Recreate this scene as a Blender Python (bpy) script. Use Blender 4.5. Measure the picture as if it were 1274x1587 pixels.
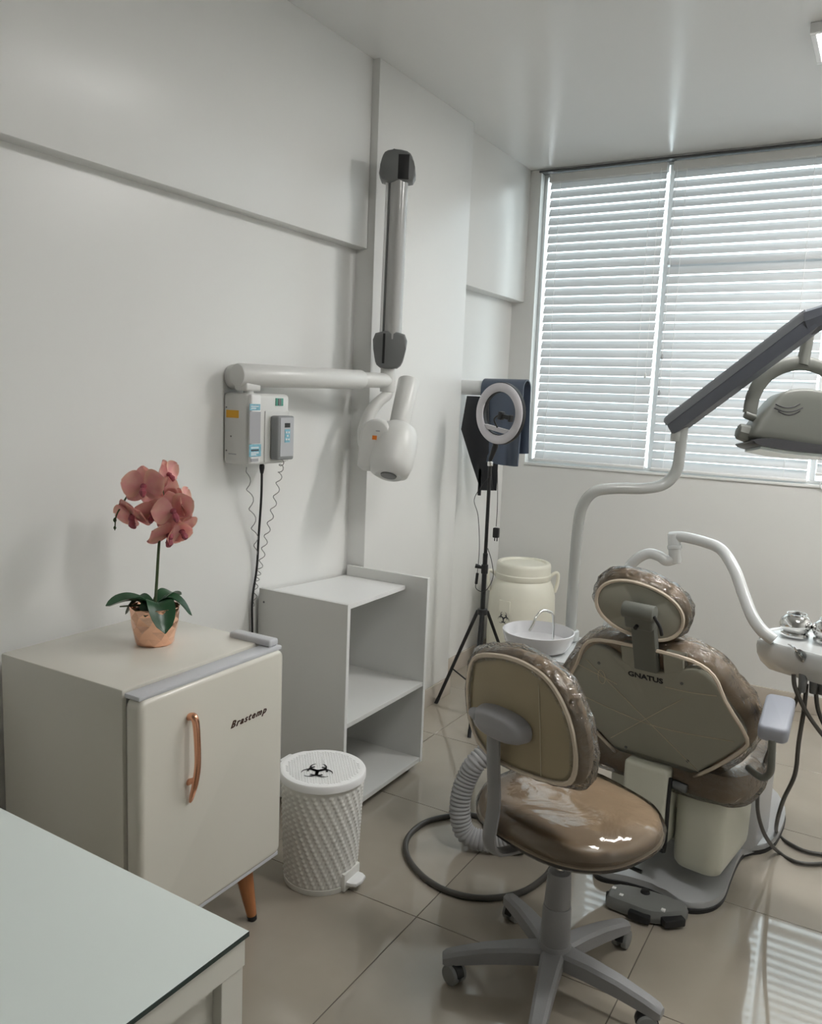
import bpy, bmesh, math, random
from mathutils import Vector, Matrix, Euler, noise
random.seed(7)
for o_ in list(bpy.data.objects): bpy.data.objects.remove(o_)
scn = bpy.context.scene
COL = scn.collection
PI = math.pi
R = math.radians

# ------------------------------------------------------------------ camera
IMW, IMH, FPX = 1274.0, 1587.0, 1281.53
YAW, PITCH, ROLL, CH = -0.52574525, 0.1371692, 0.04040951, 1.50611
fw = Vector((math.sin(YAW)*math.cos(PITCH), math.cos(YAW)*math.cos(PITCH), -math.sin(PITCH)))
r0 = Vector((math.cos(YAW), -math.sin(YAW), 0)); u0 = r0.cross(fw)
rt = r0*math.cos(ROLL) + u0*math.sin(ROLL)
up = -r0*math.sin(ROLL) + u0*math.cos(ROLL)
CAM = Vector((0, 0, CH))
cd = bpy.data.cameras.new('camera'); cam = bpy.data.objects.new('camera', cd); COL.objects.link(cam)
cam.matrix_world = Matrix(((rt.x, up.x, -fw.x, CAM.x), (rt.y, up.y, -fw.y, CAM.y), (rt.z, up.z, -fw.z, CAM.z), (0, 0, 0, 1)))
cd.sensor_fit = 'VERTICAL'; cd.sensor_height = 36.0; cd.lens = FPX/IMH*36.0; cd.clip_start = 0.02
scn.camera = cam

def at(px, py, x=None, y=None, z=None, d=None):
    """world point seen at a photograph pixel, on a plane x=, y= or z=, or at depth d"""
    ray = fw + rt*((px-IMW/2)/FPX) - up*((py-IMH/2)/FPX)
    if d is not None: return CAM + ray*d
    i, v = (0, x) if x is not None else ((1, y) if y is not None else (2, z))
    return CAM + ray*((v-CAM[i])/ray[i])

# ------------------------------------------------------------------ world, daylight, exposure
wld = bpy.data.worlds.new('World'); scn.world = wld; wld.use_nodes = True
bg = wld.node_tree.nodes['Background']
bg.inputs[0].default_value = (0.87, 0.94, 1.0, 1); bg.inputs[1].default_value = 3.0
XL, XCOL, XBEAM, XREC2 = -1.955, -1.868, -1.90, -2.005      # left wall planes
YC0, YC1, YW, ZC = 2.845, 3.665, 4.524, 2.80                  # column, window wall, ceiling
XR, YB = 1.35, -1.0
WX0, WX1, WZ0, WZ1 = -1.868, 0.55, 1.158, 2.785               # window opening
pl = bpy.data.lights.new('daylight_portal', 'AREA'); pl.shape = 'RECTANGLE'; pl.size = WX1-WX0; pl.size_y = WZ1-WZ0
pl.cycles.is_portal = True
po = bpy.data.objects.new('daylight_portal', pl); COL.objects.link(po)
po.location = ((WX0+WX1)/2, YW+0.20, (WZ0+WZ1)/2); po.rotation_euler = (R(-90), 0, 0)
vs = scn.view_settings
vs.view_transform = 'Standard'; vs.look = 'None'; vs.gamma = 1.0; vs.use_curve_mapping = False
vs.exposure = 0.70

# ------------------------------------------------------------------ materials
MATS = {}
def mat(name, col, rough=0.5, metal=0.0, spec=0.5, coat=0.0, bump=0.0, bscale=40, vary=0.0, vscale=6, emit=None, es=0, trans=0.0, stretch=None):
    if name in MATS: return MATS[name]
    m = bpy.data.materials.new(name); m.use_nodes = True; nt = m.node_tree
    b = nt.nodes['Principled BSDF']
    b.inputs['Base Color'].default_value = (*col, 1); b.inputs['Roughness'].default_value = rough
    b.inputs['Metallic'].default_value = metal; b.inputs['Specular IOR Level'].default_value = spec
    b.inputs['Coat Weight'].default_value = coat; b.inputs['Coat Roughness'].default_value = 0.08
    tc = nt.nodes.new('ShaderNodeTexCoord'); co = tc.outputs['Object']
    if stretch:
        mp = nt.nodes.new('ShaderNodeMapping'); mp.inputs['Scale'].default_value = stretch
        nt.links.new(co, mp.inputs[0]); co = mp.outputs[0]
    if vary:
        n = nt.nodes.new('ShaderNodeTexNoise'); n.inputs['Scale'].default_value = vscale; n.inputs['Detail'].default_value = 4
        nt.links.new(co, n.inputs['Vector'])
        rp = nt.nodes.new('ShaderNodeValToRGB')
        rp.color_ramp.elements[0].position = 0.3; rp.color_ramp.elements[1].position = 0.7
        rp.color_ramp.elements[0].color = (*[max(0, c*(1-vary)) for c in col], 1)
        rp.color_ramp.elements[1].color = (*[min(1, c*(1+vary)) for c in col], 1)
        nt.links.new(n.outputs[0], rp.inputs[0]); nt.links.new(rp.outputs[0], b.inputs['Base Color'])
    if bump:
        n2 = nt.nodes.new('ShaderNodeTexNoise'); n2.inputs['Scale'].default_value = bscale; n2.inputs['Detail'].default_value = 3
        nt.links.new(co, n2.inputs['Vector'])
        bp = nt.nodes.new('ShaderNodeBump'); bp.inputs['Strength'].default_value = bump; bp.inputs['Distance'].default_value = 0.01
        nt.links.new(n2.outputs[0], bp.inputs['Height']); nt.links.new(bp.outputs[0], b.inputs['Normal'])
    if emit:
        b.inputs['Emission Color'].default_value = (*emit, 1); b.inputs['Emission Strength'].default_value = es
    MATS[name] = m; return m

def clear_mat(name, tint=(0.97, 0.98, 0.97), gloss=0.5, rough=0.12, bump=0.6, bscale=30, stretch=None):
    """thin clear plastic film or glass: transparent with a fresnel gloss"""
    m = bpy.data.materials.new(name); m.use_nodes = True; nt = m.node_tree; nt.nodes.clear()
    out = nt.nodes.new('ShaderNodeOutputMaterial'); mx = nt.nodes.new('ShaderNodeMixShader')
    t = nt.nodes.new('ShaderNodeBsdfTransparent'); t.inputs[0].default_value = (*tint, 1)
    g = nt.nodes.new('ShaderNodeBsdfGlossy'); g.inputs['Roughness'].default_value = rough
    lw = nt.nodes.new('ShaderNodeLayerWeight'); lw.inputs['Blend'].default_value = gloss
    nt.links.new(lw.outputs['Fresnel'], mx.inputs[0])
    nt.links.new(t.outputs[0], mx.inputs[1]); nt.links.new(g.outputs[0], mx.inputs[2]); nt.links.new(mx.outputs[0], out.inputs[0])
    if bump:
        tc = nt.nodes.new('ShaderNodeTexCoord'); n = nt.nodes.new('ShaderNodeTexNoise')
        n.inputs['Scale'].default_value = bscale; n.inputs['Detail'].default_value = 3; n.inputs['Distortion'].default_value = 1.5
        src = tc.outputs['Object']
        if stretch:
            mp = nt.nodes.new('ShaderNodeMapping'); mp.inputs['Scale'].default_value = stretch
            nt.links.new(src, mp.inputs[0]); src = mp.outputs[0]
        nt.links.new(src, n.inputs['Vector'])
        bp = nt.nodes.new('ShaderNodeBump'); bp.inputs['Strength'].default_value = bump; bp.inputs['Distance'].default_value = 0.02
        nt.links.new(n.outputs[0], bp.inputs['Height'])
        nt.links.new(bp.outputs[0], g.inputs['Normal']); nt.links.new(bp.outputs[0], lw.inputs['Normal'])
    MATS[name] = m; return m

def slat_mat():
    m = bpy.data.materials.new('blind_slat'); m.use_nodes = True; nt = m.node_tree
    b = nt.nodes['Principled BSDF']; b.inputs['Base Color'].default_value = (0.58, 0.585, 0.59, 1); b.inputs['Roughness'].default_value = 0.35
    tr = nt.nodes.new('ShaderNodeBsdfTranslucent'); tr.inputs[0].default_value = (0.80, 0.80, 0.80, 1)
    mx = nt.nodes.new('ShaderNodeMixShader'); mx.inputs[0].default_value = 0.09
    out = nt.nodes['Material Output']
    nt.links.new(b.outputs[0], mx.inputs[1]); nt.links.new(tr.outputs[0], mx.inputs[2]); nt.links.new(mx.outputs[0], out.inputs[0])
    MATS['slat'] = m; return m

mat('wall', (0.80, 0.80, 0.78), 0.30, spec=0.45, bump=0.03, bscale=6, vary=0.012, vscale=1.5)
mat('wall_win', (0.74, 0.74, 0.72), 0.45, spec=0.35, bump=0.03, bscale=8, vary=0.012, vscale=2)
mat('wall_grey', (0.42, 0.42, 0.40), 0.5)
mat('ceiling', (0.76, 0.76, 0.745), 0.22, spec=0.5, bump=0.02, bscale=3)
mat('grout', (0.13, 0.11, 0.09), 0.9)
mat('tile', (0.365, 0.325, 0.27), 0.045, spec=0.85, vary=0.05, vscale=5)
mat('baseboard', (0.52, 0.465, 0.40), 0.15, spec=0.5, vary=0.04)
mat('alu', (0.62, 0.63, 0.64), 0.35, metal=0.6)
mat('frame_dark', (0.08, 0.08, 0.08), 0.4)
mat('white_plastic', (0.78, 0.78, 0.77), 0.3, vary=0.01)
mat('white_bright', (0.86, 0.86, 0.86), 0.35)
mat('fridge', (0.74, 0.715, 0.64), 0.22, spec=0.5, coat=0.2)
mat('fridge_trim', (0.62, 0.63, 0.66), 0.3)
mat('gasket', (0.12, 0.12, 0.115), 0.7)
mat('copper', (0.78, 0.40, 0.26), 0.18, metal=1.0)
mat('copper_pot', (0.93, 0.56, 0.40), 0.10, metal=1.0, bump=0.08, bscale=40)
mat('wood_leg', (0.48, 0.19, 0.07), 0.35, vary=0.15, vscale=30, stretch=(1, 1, .1))
mat('black', (0.012, 0.012, 0.013), 0.45)
mat('black_soft', (0.02, 0.02, 0.022), 0.7)
mat('ink', (0.02, 0.02, 0.025), 0.5)
mat('badge', (0.07, 0.03, 0.02), 0.3, metal=0.6)
mat('leaf', (0.018, 0.07, 0.028), 0.3, spec=0.5, vary=0.25, vscale=25)
mat('stem', (0.055, 0.085, 0.03), 0.5, vary=0.2, vscale=40)
mat('petal', (0.70, 0.36, 0.34), 0.6, vary=0.25, vscale=28)
_r = [n for n in MATS['petal'].node_tree.nodes if n.type == 'VALTORGB'][0].color_ramp
_r.elements[0].color = (0.90, 0.46, 0.50, 1); _r.elements[1].color = (0.95, 0.74, 0.58, 1)
_nt = MATS['petal'].node_tree; _tr = _nt.nodes.new('ShaderNodeBsdfTranslucent'); _mx = _nt.nodes.new('ShaderNodeMixShader'); _mx.inputs[0].default_value = 0.35
_rp = [n for n in _nt.nodes if n.type == 'VALTORGB'][0]
_nt.links.new(_rp.outputs[0], _tr.inputs[0]); _nt.links.new(_nt.nodes['Principled BSDF'].outputs[0], _mx.inputs[1]); _nt.links.new(_tr.outputs[0], _mx.inputs[2])
_nt.links.new(_mx.outputs[0], _nt.nodes['Material Output'].inputs[0])
mat('lip', (0.36, 0.08, 0.11), 0.5, vary=0.2, vscale=60)
mat('soil', (0.05, 0.035, 0.025), 0.9, bump=0.6, bscale=60)
mat('shelf', (0.70, 0.70, 0.68), 0.4, spec=0.4)
mat('shelf_edge', (0.80, 0.80, 0.79), 0.4)
mat('bin', (0.80, 0.79, 0.75), 0.45)
mat('bin_lid', (0.88, 0.88, 0.88), 0.4)
mat('xr_white', (0.70, 0.70, 0.68), 0.3, spec=0.5)
mat('xr_grey', (0.42, 0.42, 0.41), 0.25, spec=0.5, coat=0.3)
mat('xr_dark', (0.16, 0.165, 0.165), 0.4)
mat('label_grey', (0.40, 0.40, 0.42), 0.5)
mat('label_blue', (0.22, 0.47, 0.58), 0.5, vary=0.2, vscale=90)
mat('label_orange', (0.80, 0.42, 0.03), 0.5)
mat('label_red', (0.75, 0.20, 0.02), 0.5)
mat('label_green', (0.10, 0.35, 0.27), 0.5)
mat('label_white', (0.75, 0.80, 0.82), 0.5)
mat('handset', (0.27, 0.28, 0.285), 0.4)
mat('handset_face', (0.48, 0.49, 0.51), 0.4)
mat('cord_grey', (0.30, 0.30, 0.29), 0.5)
mat('apron', (0.075, 0.095, 0.135), 0.32, spec=0.5, bump=0.25, bscale=14)
mat('apron_dark', (0.012, 0.013, 0.017), 0.5, bump=0.25, bscale=14)
mat('ring', (0.62, 0.60, 0.63), 0.35)
mat('drum', (0.80, 0.78, 0.67), 0.35, vary=0.03, vscale=8)
mat('unit_white', (0.66, 0.68, 0.68), 0.2, coat=0.4)
mat('bowl', (0.72, 0.72, 0.735), 0.18, coat=0.3)
mat('pole', (0.50, 0.515, 0.50), 0.25, coat=0.3)
mat('arm_dark', (0.12, 0.13, 0.155), 0.4)
mat('arm_dark_lit', (0.20, 0.21, 0.23), 0.4)  # lighter copy of the arm colour: light on the upper faces is painted in
mat('lamp_body', (0.17, 0.175, 0.155), 0.45)
mat('lamp_dark', (0.05, 0.05, 0.055), 0.3)
mat('steel', (0.72, 0.72, 0.71), 0.12, metal=1.0)
mat('hose', (0.075, 0.07, 0.062), 0.45)
mat('hose_grey', (0.40, 0.40, 0.41), 0.5)
mat('chair_shell', (0.36, 0.355, 0.295), 0.35, vary=0.02)
mat('chair_cream', (0.66, 0.66, 0.56), 0.3)
mat('beige_vinyl', (0.42, 0.315, 0.215), 0.3, spec=0.5, vary=0.03, vscale=20)
mat('beige_back', (0.40, 0.335, 0.22), 0.4, vary=0.02)
mat('elastic', (0.72, 0.62, 0.50), 0.6)
mat('thread', (0.62, 0.57, 0.43), 0.6)
mat('stool_grey', (0.27, 0.27, 0.275), 0.45, bump=0.05, bscale=200)
mat('stool_bracket', (0.36, 0.36, 0.38), 0.4)
mat('wheel', (0.22, 0.225, 0.22), 0.4)
mat('base_grey', (0.44, 0.45, 0.46), 0.3, coat=0.2)
mat('pedal_grey', (0.20, 0.205, 0.20), 0.35)
mat('armpad', (0.38, 0.40, 0.46), 0.4)
mat('lamp_panel', (1, 1, 1), 0.5, emit=(1.0, 0.985, 0.96), es=25.0)
mat('desk_white', (0.68, 0.67, 0.61), 0.4)
mat('desk_under', (0.74, 0.78, 0.745), 0.6)
mat('glass_top', (0.80, 0.87, 0.84), 0.04, spec=0.5)
mat('glass_edge', (0.01, 0.03, 0.028), 0.1)
clear_mat('film', (0.93, 0.93, 0.92), gloss=0.42, rough=0.14, bump=0.9, bscale=26)
clear_mat('film_smooth', (0.94, 0.94, 0.93), gloss=0.40, rough=0.10, bump=0.35, bscale=6)
clear_mat('pane', (0.93, 0.97, 0.96), gloss=0.25, rough=0.0, bump=0)
slat_mat()

# ------------------------------------------------------------------ building helpers
RM = {}
def thing(name, label, cat, loc=(0, 0, 0), rotz=0.0, group=None):
    o = bpy.data.objects.new(name, None); COL.objects.link(o)
    o.location = loc; o.rotation_euler = (0, 0, rotz); o.empty_display_size = 0.1
    o['label'] = label; o['category'] = cat
    if group: o['group'] = group
    RM[o] = Matrix.Translation(Vector(loc)) @ Matrix.Rotation(rotz, 4, 'Z')
    return o
def tag(o, label, cat, group=None):
    o['label'] = label; o['category'] = cat
    if group: o['group'] = group
    return o
def obj(name, bm, m, parent=None, local=False, smooth=True, ang=38, label=None):
    """link a bmesh as ONE mesh object; coordinates are world unless local"""
    if parent is not None and not local:
        bmesh.ops.transform(bm, matrix=RM[parent].inverted(), verts=bm.verts)
    bmesh.ops.recalc_face_normals(bm, faces=bm.faces)
    if smooth:
        for f in bm.faces: f.smooth = True
        for e in bm.edges:
            if len(e.link_faces) == 2 and e.calc_face_angle(0) > R(ang): e.smooth = False
    me = bpy.data.meshes.new(name); bm.to_mesh(me); bm.free()
    for mm in (m if isinstance(m, (list, tuple)) else [m]): me.materials.append(MATS[mm])
    o = bpy.data.objects.new(name, me); COL.objects.link(o)
    if parent is not None:
        o.parent = parent; RM[o] = RM[parent]
    else: RM[o] = Matrix.Identity(4)
    if label: o['label'] = label
    return o
def struct(o): o['kind'] = 'structure'; return o
def NB(): return bmesh.new()
def inst(name, me, parent, M):
    """a further piece that shares mesh data, M is its matrix in the parent's frame"""
    o = bpy.data.objects.new(name, me); COL.objects.link(o); o.parent = parent; o.matrix_local = M; RM[o] = RM[parent]
    return o
def _geo(bm, fn):
    n0 = set(bm.verts); fn(); return [v for v in bm.verts if v not in n0]
def box(bm, x0, x1, y0, y1, z0, z1, bev=0.0, seg=2, M=None):
    t = bmesh.new(); bmesh.ops.create_cube(t, size=1)
    for v in t.verts: v.co = Vector(((x0+x1)/2+v.co.x*(x1-x0), (y0+y1)/2+v.co.y*(y1-y0), (z0+z1)/2+v.co.z*(z1-z0)))
    if bev: bmesh.ops.bevel(t, geom=list(t.edges), offset=bev, segments=seg, affect='EDGES', profile=0.5)
    if M is not None: bmesh.ops.transform(t, matrix=M, verts=t.verts)
    merge(bm, t); return bm
def merge(bm, t):
    me = bpy.data.meshes.new('tmp'); t.to_mesh(me); t.free(); bm.from_mesh(me); bpy.data.meshes.remove(me)
def smooth_path(pts, n=6, closed=False):
    pts = [Vector(p) for p in pts]
    if n <= 1 or len(pts) < 3: return pts
    out = []; N = len(pts)
    rng = range(N if closed else N-1)
    for i in rng:
        if closed: p = [pts[(i+k-1) % N] for k in range(4)]
        else: p = [pts[max(0, i-1)], pts[i], pts[i+1], pts[min(N-1, i+2)]]
        for j in range(n):
            t = j/n; t2 = t*t; t3 = t2*t
            out.append(0.5*((2*p[1]) + (p[2]-p[0])*t + (2*p[0]-5*p[1]+4*p[2]-p[3])*t2 + (3*p[1]-p[0]-3*p[2]+p[3])*t3))
    if not closed: out.append(pts[-1])
    return out
def tube(bm, pts, r, seg=10, sm=1, closed=False, flat=None, ref=None):
    """swept tube; r a number or one radius per (smoothed) station via interpolation; flat=(a,b) elliptical factors"""
    pts0 = [Vector(p) for p in pts]; P = smooth_path(pts0, sm, closed); N = len(P)
    def rad(i):
        if not isinstance(r, (list, tuple)): return r
        t = i/(N-1)*(len(r)-1); k = min(int(t), len(r)-2); return r[k]+(r[k+1]-r[k])*(t-k)
    rings = []; prev = None
    for i in range(N):
        a = P[(i-1) % N] if (closed or i > 0) else P[0]; b = P[(i+1) % N] if (closed or i < N-1) else P[-1]
        T = (b-a).normalized()
        if prev is None:
            h = Vector(ref) if ref is not None else (Vector((0, 0, 1)) if abs(T.z) < 0.9 else Vector((1, 0, 0)))
            U = (h - T*h.dot(T)).normalized()
        else: U = (prev - T*prev.dot(T)).normalized()
        prev = U; V = T.cross(U); rr = rad(i); fa, fb = flat or (1, 1)
        rings.append([bm.verts.new(P[i] + U*(math.cos(2*PI*k/seg)*rr*fa) + V*(math.sin(2*PI*k/seg)*rr*fb)) for k in range(seg)])
    for i in range(N if closed else N-1):
        A = rings[i]; Bq = rings[(i+1) % N]
        for k in range(seg): bm.faces.new((A[k], A[(k+1) % seg], Bq[(k+1) % seg], Bq[k]))
    if not closed:
        bm.faces.new(rings[0][::-1]); bm.faces.new(rings[-1])
    return bm
def frame(o, n, ref=(0, 0, 1)):
    """matrix whose local z is n"""
    n = Vector(n).normalized(); h = Vector(ref)
    if abs(n.dot(h)) > 0.98: h = Vector((0, 1, 0))
    x = h.cross(n).normalized(); y = n.cross(x)
    return Matrix(((x.x, y.x, n.x, o[0]), (x.y, y.y, n.y, o[1]), (x.z, y.z, n.z, o[2]), (0, 0, 0, 1)))
def lathe(bm, prof, M=None, seg=32, sx=1.0, sy=1.0, fn=None):
    """prof: list of (r, z); closed at ends where r = 0"""
    rings = []
    for (r, z) in prof:
        if r < 1e-6: rings.append([bm.verts.new((0, 0, z))])
        else: rings.append([bm.verts.new((math.cos(2*PI*k/seg)*r*sx, math.sin(2*PI*k/seg)*r*sy, z)) for k in range(seg)])
    new = [v for q in rings for v in q]
    for a, b in zip(rings, rings[1:]):
        for k in range(seg):
            k2 = (k+1) % seg
            if len(a) == 1 and len(b) > 1: bm.faces.new((a[0], b[k2], b[k]))
            elif len(b) == 1 and len(a) > 1: bm.faces.new((a[k], a[k2], b[0]))
            elif len(a) > 1: bm.faces.new((a[k], a[k2], b[k2], b[k]))
    if fn:
        for v in new: v.co = fn(v.co)
    if M is not None: bmesh.ops.transform(bm, matrix=M, verts=new)
    return bm
def cyl(bm, a, b, r, r2=None, seg=24, bev=0.0):
    a = Vector(a); b = Vector(b); L = (b-a).length; r2 = r if r2 is None else r2
    e = min(bev, L*0.45, r*0.9)
    prof = [(0, 0), (r-e, 0)] + ([(r-e*0.3, e*0.3), (r, e)] if e else []) + ([(r2, L-e), (r2-e*0.3, L-e*0.3)] if e else []) + [(r2-e, L), (0, L)]
    return lathe(bm, prof, frame(a, b-a), seg)
def prism(bm, pts, z0, z1, M=None, bev=0.0, seg=2, taper=1.0):
    t = bmesh.new()
    n = len(pts); lo = [t.verts.new((p[0], p[1], z0)) for p in pts]
    cx = sum(p[0] for p in pts)/n; cy = sum(p[1] for p in pts)/n
    hi = [t.verts.new((cx+(p[0]-cx)*taper, cy+(p[1]-cy)*taper, z1)) for p in pts]
    t.faces.new(lo[::-1]); t.faces.new(hi)
    for i in range(n): t.faces.new((lo[i], lo[(i+1) % n], hi[(i+1) % n], hi[i]))
    if bev:
        cap = [e for e in t.edges if (e.verts[0] in lo) == (e.verts[1] in lo)]
        bmesh.ops.bevel(t, geom=cap, offset=bev, segments=seg, affect='EDGES', profile=0.5)
    if M is not None: bmesh.ops.transform(t, matrix=M, verts=t.verts)
    merge(bm, t); return bm
def rrect(w, h, r, n=5):
    out = []
    for cx, cy, a0 in ((w/2-r, h/2-r, 0), (-w/2+r, h/2-r, 90), (-w/2+r, -h/2+r, 180), (w/2-r, -h/2+r, 270)):
        for k in range(n+1):
            a = R(a0+90*k/n); out.append((cx+r*math.cos(a), cy+r*math.sin(a)))
    return out
def superell(hw, hh, n=2.5, seg=48, c=(0, 0)):
    out = []
    for k in range(seg):
        a = 2*PI*k/seg; ca, sa = math.cos(a), math.sin(a)
        out.append((c[0]+hw*math.copysign(abs(ca)**(2/n), ca), c[1]+hh*math.copysign(abs(sa)**(2/n), sa)))
    return out
def smooth_outline(pts, n=5): return [(p.x, p.y) for p in smooth_path([(a, b, 0) for a, b in pts], n, True)]
def mirror(half): return half + [(-x, y) for x, y in reversed(half) if abs(x) > 1e-4]
def cushion(bm, pts, prof, M=None, fn=None):
    """stack of outline loops: prof = [(inset, height)], closed with caps"""
    n = len(pts); cx = sum(p[0] for p in pts)/n; cy = sum(p[1] for p in pts)/n
    rm = sum(math.hypot(p[0]-cx, p[1]-cy) for p in pts)/n
    rings = []; new = []
    for ins, h in prof:
        s = 1-ins/rm; ring = [bm.verts.new((cx+(p[0]-cx)*s, cy+(p[1]-cy)*s, h)) for p in pts]; rings.append(ring); new += ring
    for a, b in zip(rings, rings[1:]):
        for k in range(n): bm.faces.new((a[k], a[(k+1) % n], b[(k+1) % n], b[k]))
    for ring, h, ins in ((rings[0], prof[0][1], 1), (rings[-1], prof[-1][1], 0)):
        c = bm.verts.new((cx, cy, h)); new.append(c)
        for k in range(n): bm.faces.new((ring[k], ring[(k+1) % n], c))
    if fn:
        for v in new: v.co = fn(v.co)
    if M is not None: bmesh.ops.transform(bm, matrix=M, verts=new)
    return bm
def text(body, size, M, m, parent, name='lettering', extrude=0.0006, shear=0.0, bold=0.0, sx=1.0, space=1.0):
    cu = bpy.data.curves.new('t', 'FONT'); cu.body = body; cu.size = size; cu.extrude = extrude; cu.shear = shear; cu.offset = bold; cu.space_character = space
    cu.align_x = 'CENTER'; cu.align_y = 'CENTER'; cu.resolution_u = 3
    t = bpy.data.objects.new('t', cu); COL.objects.link(t)
    bpy.context.view_layer.update()
    me = bpy.data.meshes.new_from_object(t.evaluated_get(bpy.context.evaluated_depsgraph_get()))
    bpy.data.objects.remove(t); bpy.data.curves.remove(cu)
    bm = NB(); bm.from_mesh(me); bpy.data.meshes.remove(me)
    bmesh.ops.transform(bm, matrix=M @ Matrix.Diagonal((sx, 1, 1, 1)), verts=bm.verts)
    return obj(name, bm, m, parent, smooth=False)
def biohazard(bm, s, M, th=0.0006, wrap=None):
    """three open crescents, a broken ring and the gap in the middle, flat"""
    t = bmesh.new()
    def strip(outer, inner):
        lo = [t.verts.new((*p, 0)) for p in outer]; li = [t.verts.new((*p, 0)) for p in inner]
        for i in range(len(outer)-1): t.faces.new((lo[i], lo[i+1], li[i+1], li[i]))
    for k in range(3):
        a0 = R(90+120*k); d = Vector((math.cos(a0), math.sin(a0)))
        outer, inner = [], []
        for j in range(25):
            q = a0 + R(28) + (2*PI-R(56))*j/24
            outer.append(tuple(d*0.46*s + Vector((math.cos(q), math.sin(q)))*0.50*s))
            inner.append(tuple(d*0.54*s + Vector((math.cos(q), math.sin(q)))*0.40*s))
        strip(outer, inner)
        o2, i2 = [], []
        for j in range(9):
            q = a0 + R(60) - R(38) + R(76)*j/8
            o2.append((math.cos(q)*0.60*s, math.sin(q)*0.60*s)); i2.append((math.cos(q)*0.49*s, math.sin(q)*0.49*s))
        strip(o2, i2)
    r = bmesh.ops.extrude_face_region(t, geom=list(t.faces))
    for v in [g for g in r['geom'] if isinstance(g, bmesh.types.BMVert)]: v.co.z += th
    if wrap:
        for v in t.verts: v.co = wrap(v.co)
    else: bmesh.ops.transform(t, matrix=M, verts=t.verts)
    merge(bm, t); return bm

# ================================================================== THE ROOM
# floor: grout bed with single polished tiles
fl = struct(obj('floor', box(NB(), XREC2-0.1, XR, YB, YW+0.1, -0.06, -0.0025), 'grout', smooth=False))
GX, GY, TS = -1.0687, 1.9701, 0.6
tile_meshes = {}
for i in range(-2, 5):
    for j in range(-6, 6):
        x0, x1 = max(GX+TS*i, XREC2), min(GX+TS*(i+1), XR); y0, y1 = max(GY+TS*j, YB), min(GY+TS*(j+1), YW)
        if x1-x0 < 0.02 or y1-y0 < 0.02: continue
        key = (round(x1-x0, 4), round(y1-y0, 4))
        if key not in tile_meshes:
            w, h = key; g = 0.0013
            o = obj('tile', box(NB(), -w/2+g, w/2-g, -h/2+g, h/2-g, -0.012, 0.0, 0.0008, 1), 'tile', fl)
            tile_meshes[key] = o.data; o.location = ((x0+x1)/2, (y0+y1)/2, 0)
        else: inst('tile', tile_meshes[key], fl, Matrix.Translation(((x0+x1)/2, (y0+y1)/2, 0)))
struct(obj('ceiling', box(NB(), XREC2-0.1, XR+0.1, YB-0.1, YW+0.15, ZC, ZC+0.1), 'ceiling', smooth=False))
wl = struct(obj('wall_left', box(NB(), XREC2-0.15, XL, YB, YC0, -0.05, ZC), 'wall', smooth=False))
obj('wall_section', box(NB(), XREC2-0.15, XREC2, YC1, YW, -0.05, ZC), 'wall', wl, smooth=False)
obj('column', box(NB(), XREC2-0.15, XCOL, YC0, YC1, -0.05, ZC, 0.003), 'wall', wl)
obj('beam', box(NB(), XL-0.02, XBEAM, YB, YC0, 2.087, ZC+0.02, 0.004), 'wall', wl)
obj('beam', box(NB(), XREC2-0.02, -1.93, YC1, YW, 2.075, ZC+0.02, 0.004), 'wall', wl)
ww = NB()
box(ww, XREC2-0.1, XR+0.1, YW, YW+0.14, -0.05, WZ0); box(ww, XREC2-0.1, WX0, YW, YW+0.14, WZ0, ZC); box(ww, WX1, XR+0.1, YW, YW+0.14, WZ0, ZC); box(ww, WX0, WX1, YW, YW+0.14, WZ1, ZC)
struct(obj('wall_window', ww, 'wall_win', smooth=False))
struct(obj('wall_right', box(NB(), XR, XR+0.1, YB, YW, -0.05, ZC), 'wall', smooth=False))
struct(obj('wall_behind', box(NB(), XREC2, XR+0.1, YB-0.1, YB, -0.05, ZC), 'wall_grey', smooth=False))
BH = 0.092
struct(obj('baseboard_window', box(NB(), XREC2, XR, YW-0.012, YW, 0.0, BH, 0.002), 'baseboard'))
bl = struct(obj('baseboard_left', box(NB(), XREC2, XREC2+0.012, YC1, YW-0.012, 0.0, BH, 0.002), 'baseboard'))
obj('column_skirting', box(NB(), XCOL, XCOL+0.012, YC0, YC1+0.012, 0.0, BH, 0.002), 'baseboard', bl)
obj('wall_skirting', box(NB(), XL, XL+0.012, YB, YC0, 0.0, BH, 0.002), 'baseboard', bl)

# window: aluminium frame, sliding sashes, glass, thin sill
wf = NB()
t = 0.018
for (a, b, c, d) in ((WX0, WX1, WZ1-t, WZ1), (WX0, WX1, WZ0, WZ0+t), (WX0, WX0+t, WZ0+t, WZ1-t), (WX1-t, WX1, WZ0+t, WZ1-t)):
    box(wf, a, b, YW+0.055, YW+0.115, c, d, 0.003, 1)
win = struct(obj('window_1', wf, 'white_plastic'))
MUL = (-1.156, -0.347)
for xm in MUL: obj('mullion', box(NB(), xm-0.0125, xm+0.0125, YW+0.055, YW+0.115, WZ0+t, WZ1-t, 0.003, 1), 'white_bright', win)
ed = [WX0+t, *MUL, WX1-t]
for a, b in zip(ed, ed[1:]):
    obj('pane', box(NB(), a+0.01, b-0.01, YW+0.083, YW+0.087, WZ0+t-0.005, WZ1-t+0.005), 'pane', win, smooth=False)
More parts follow.
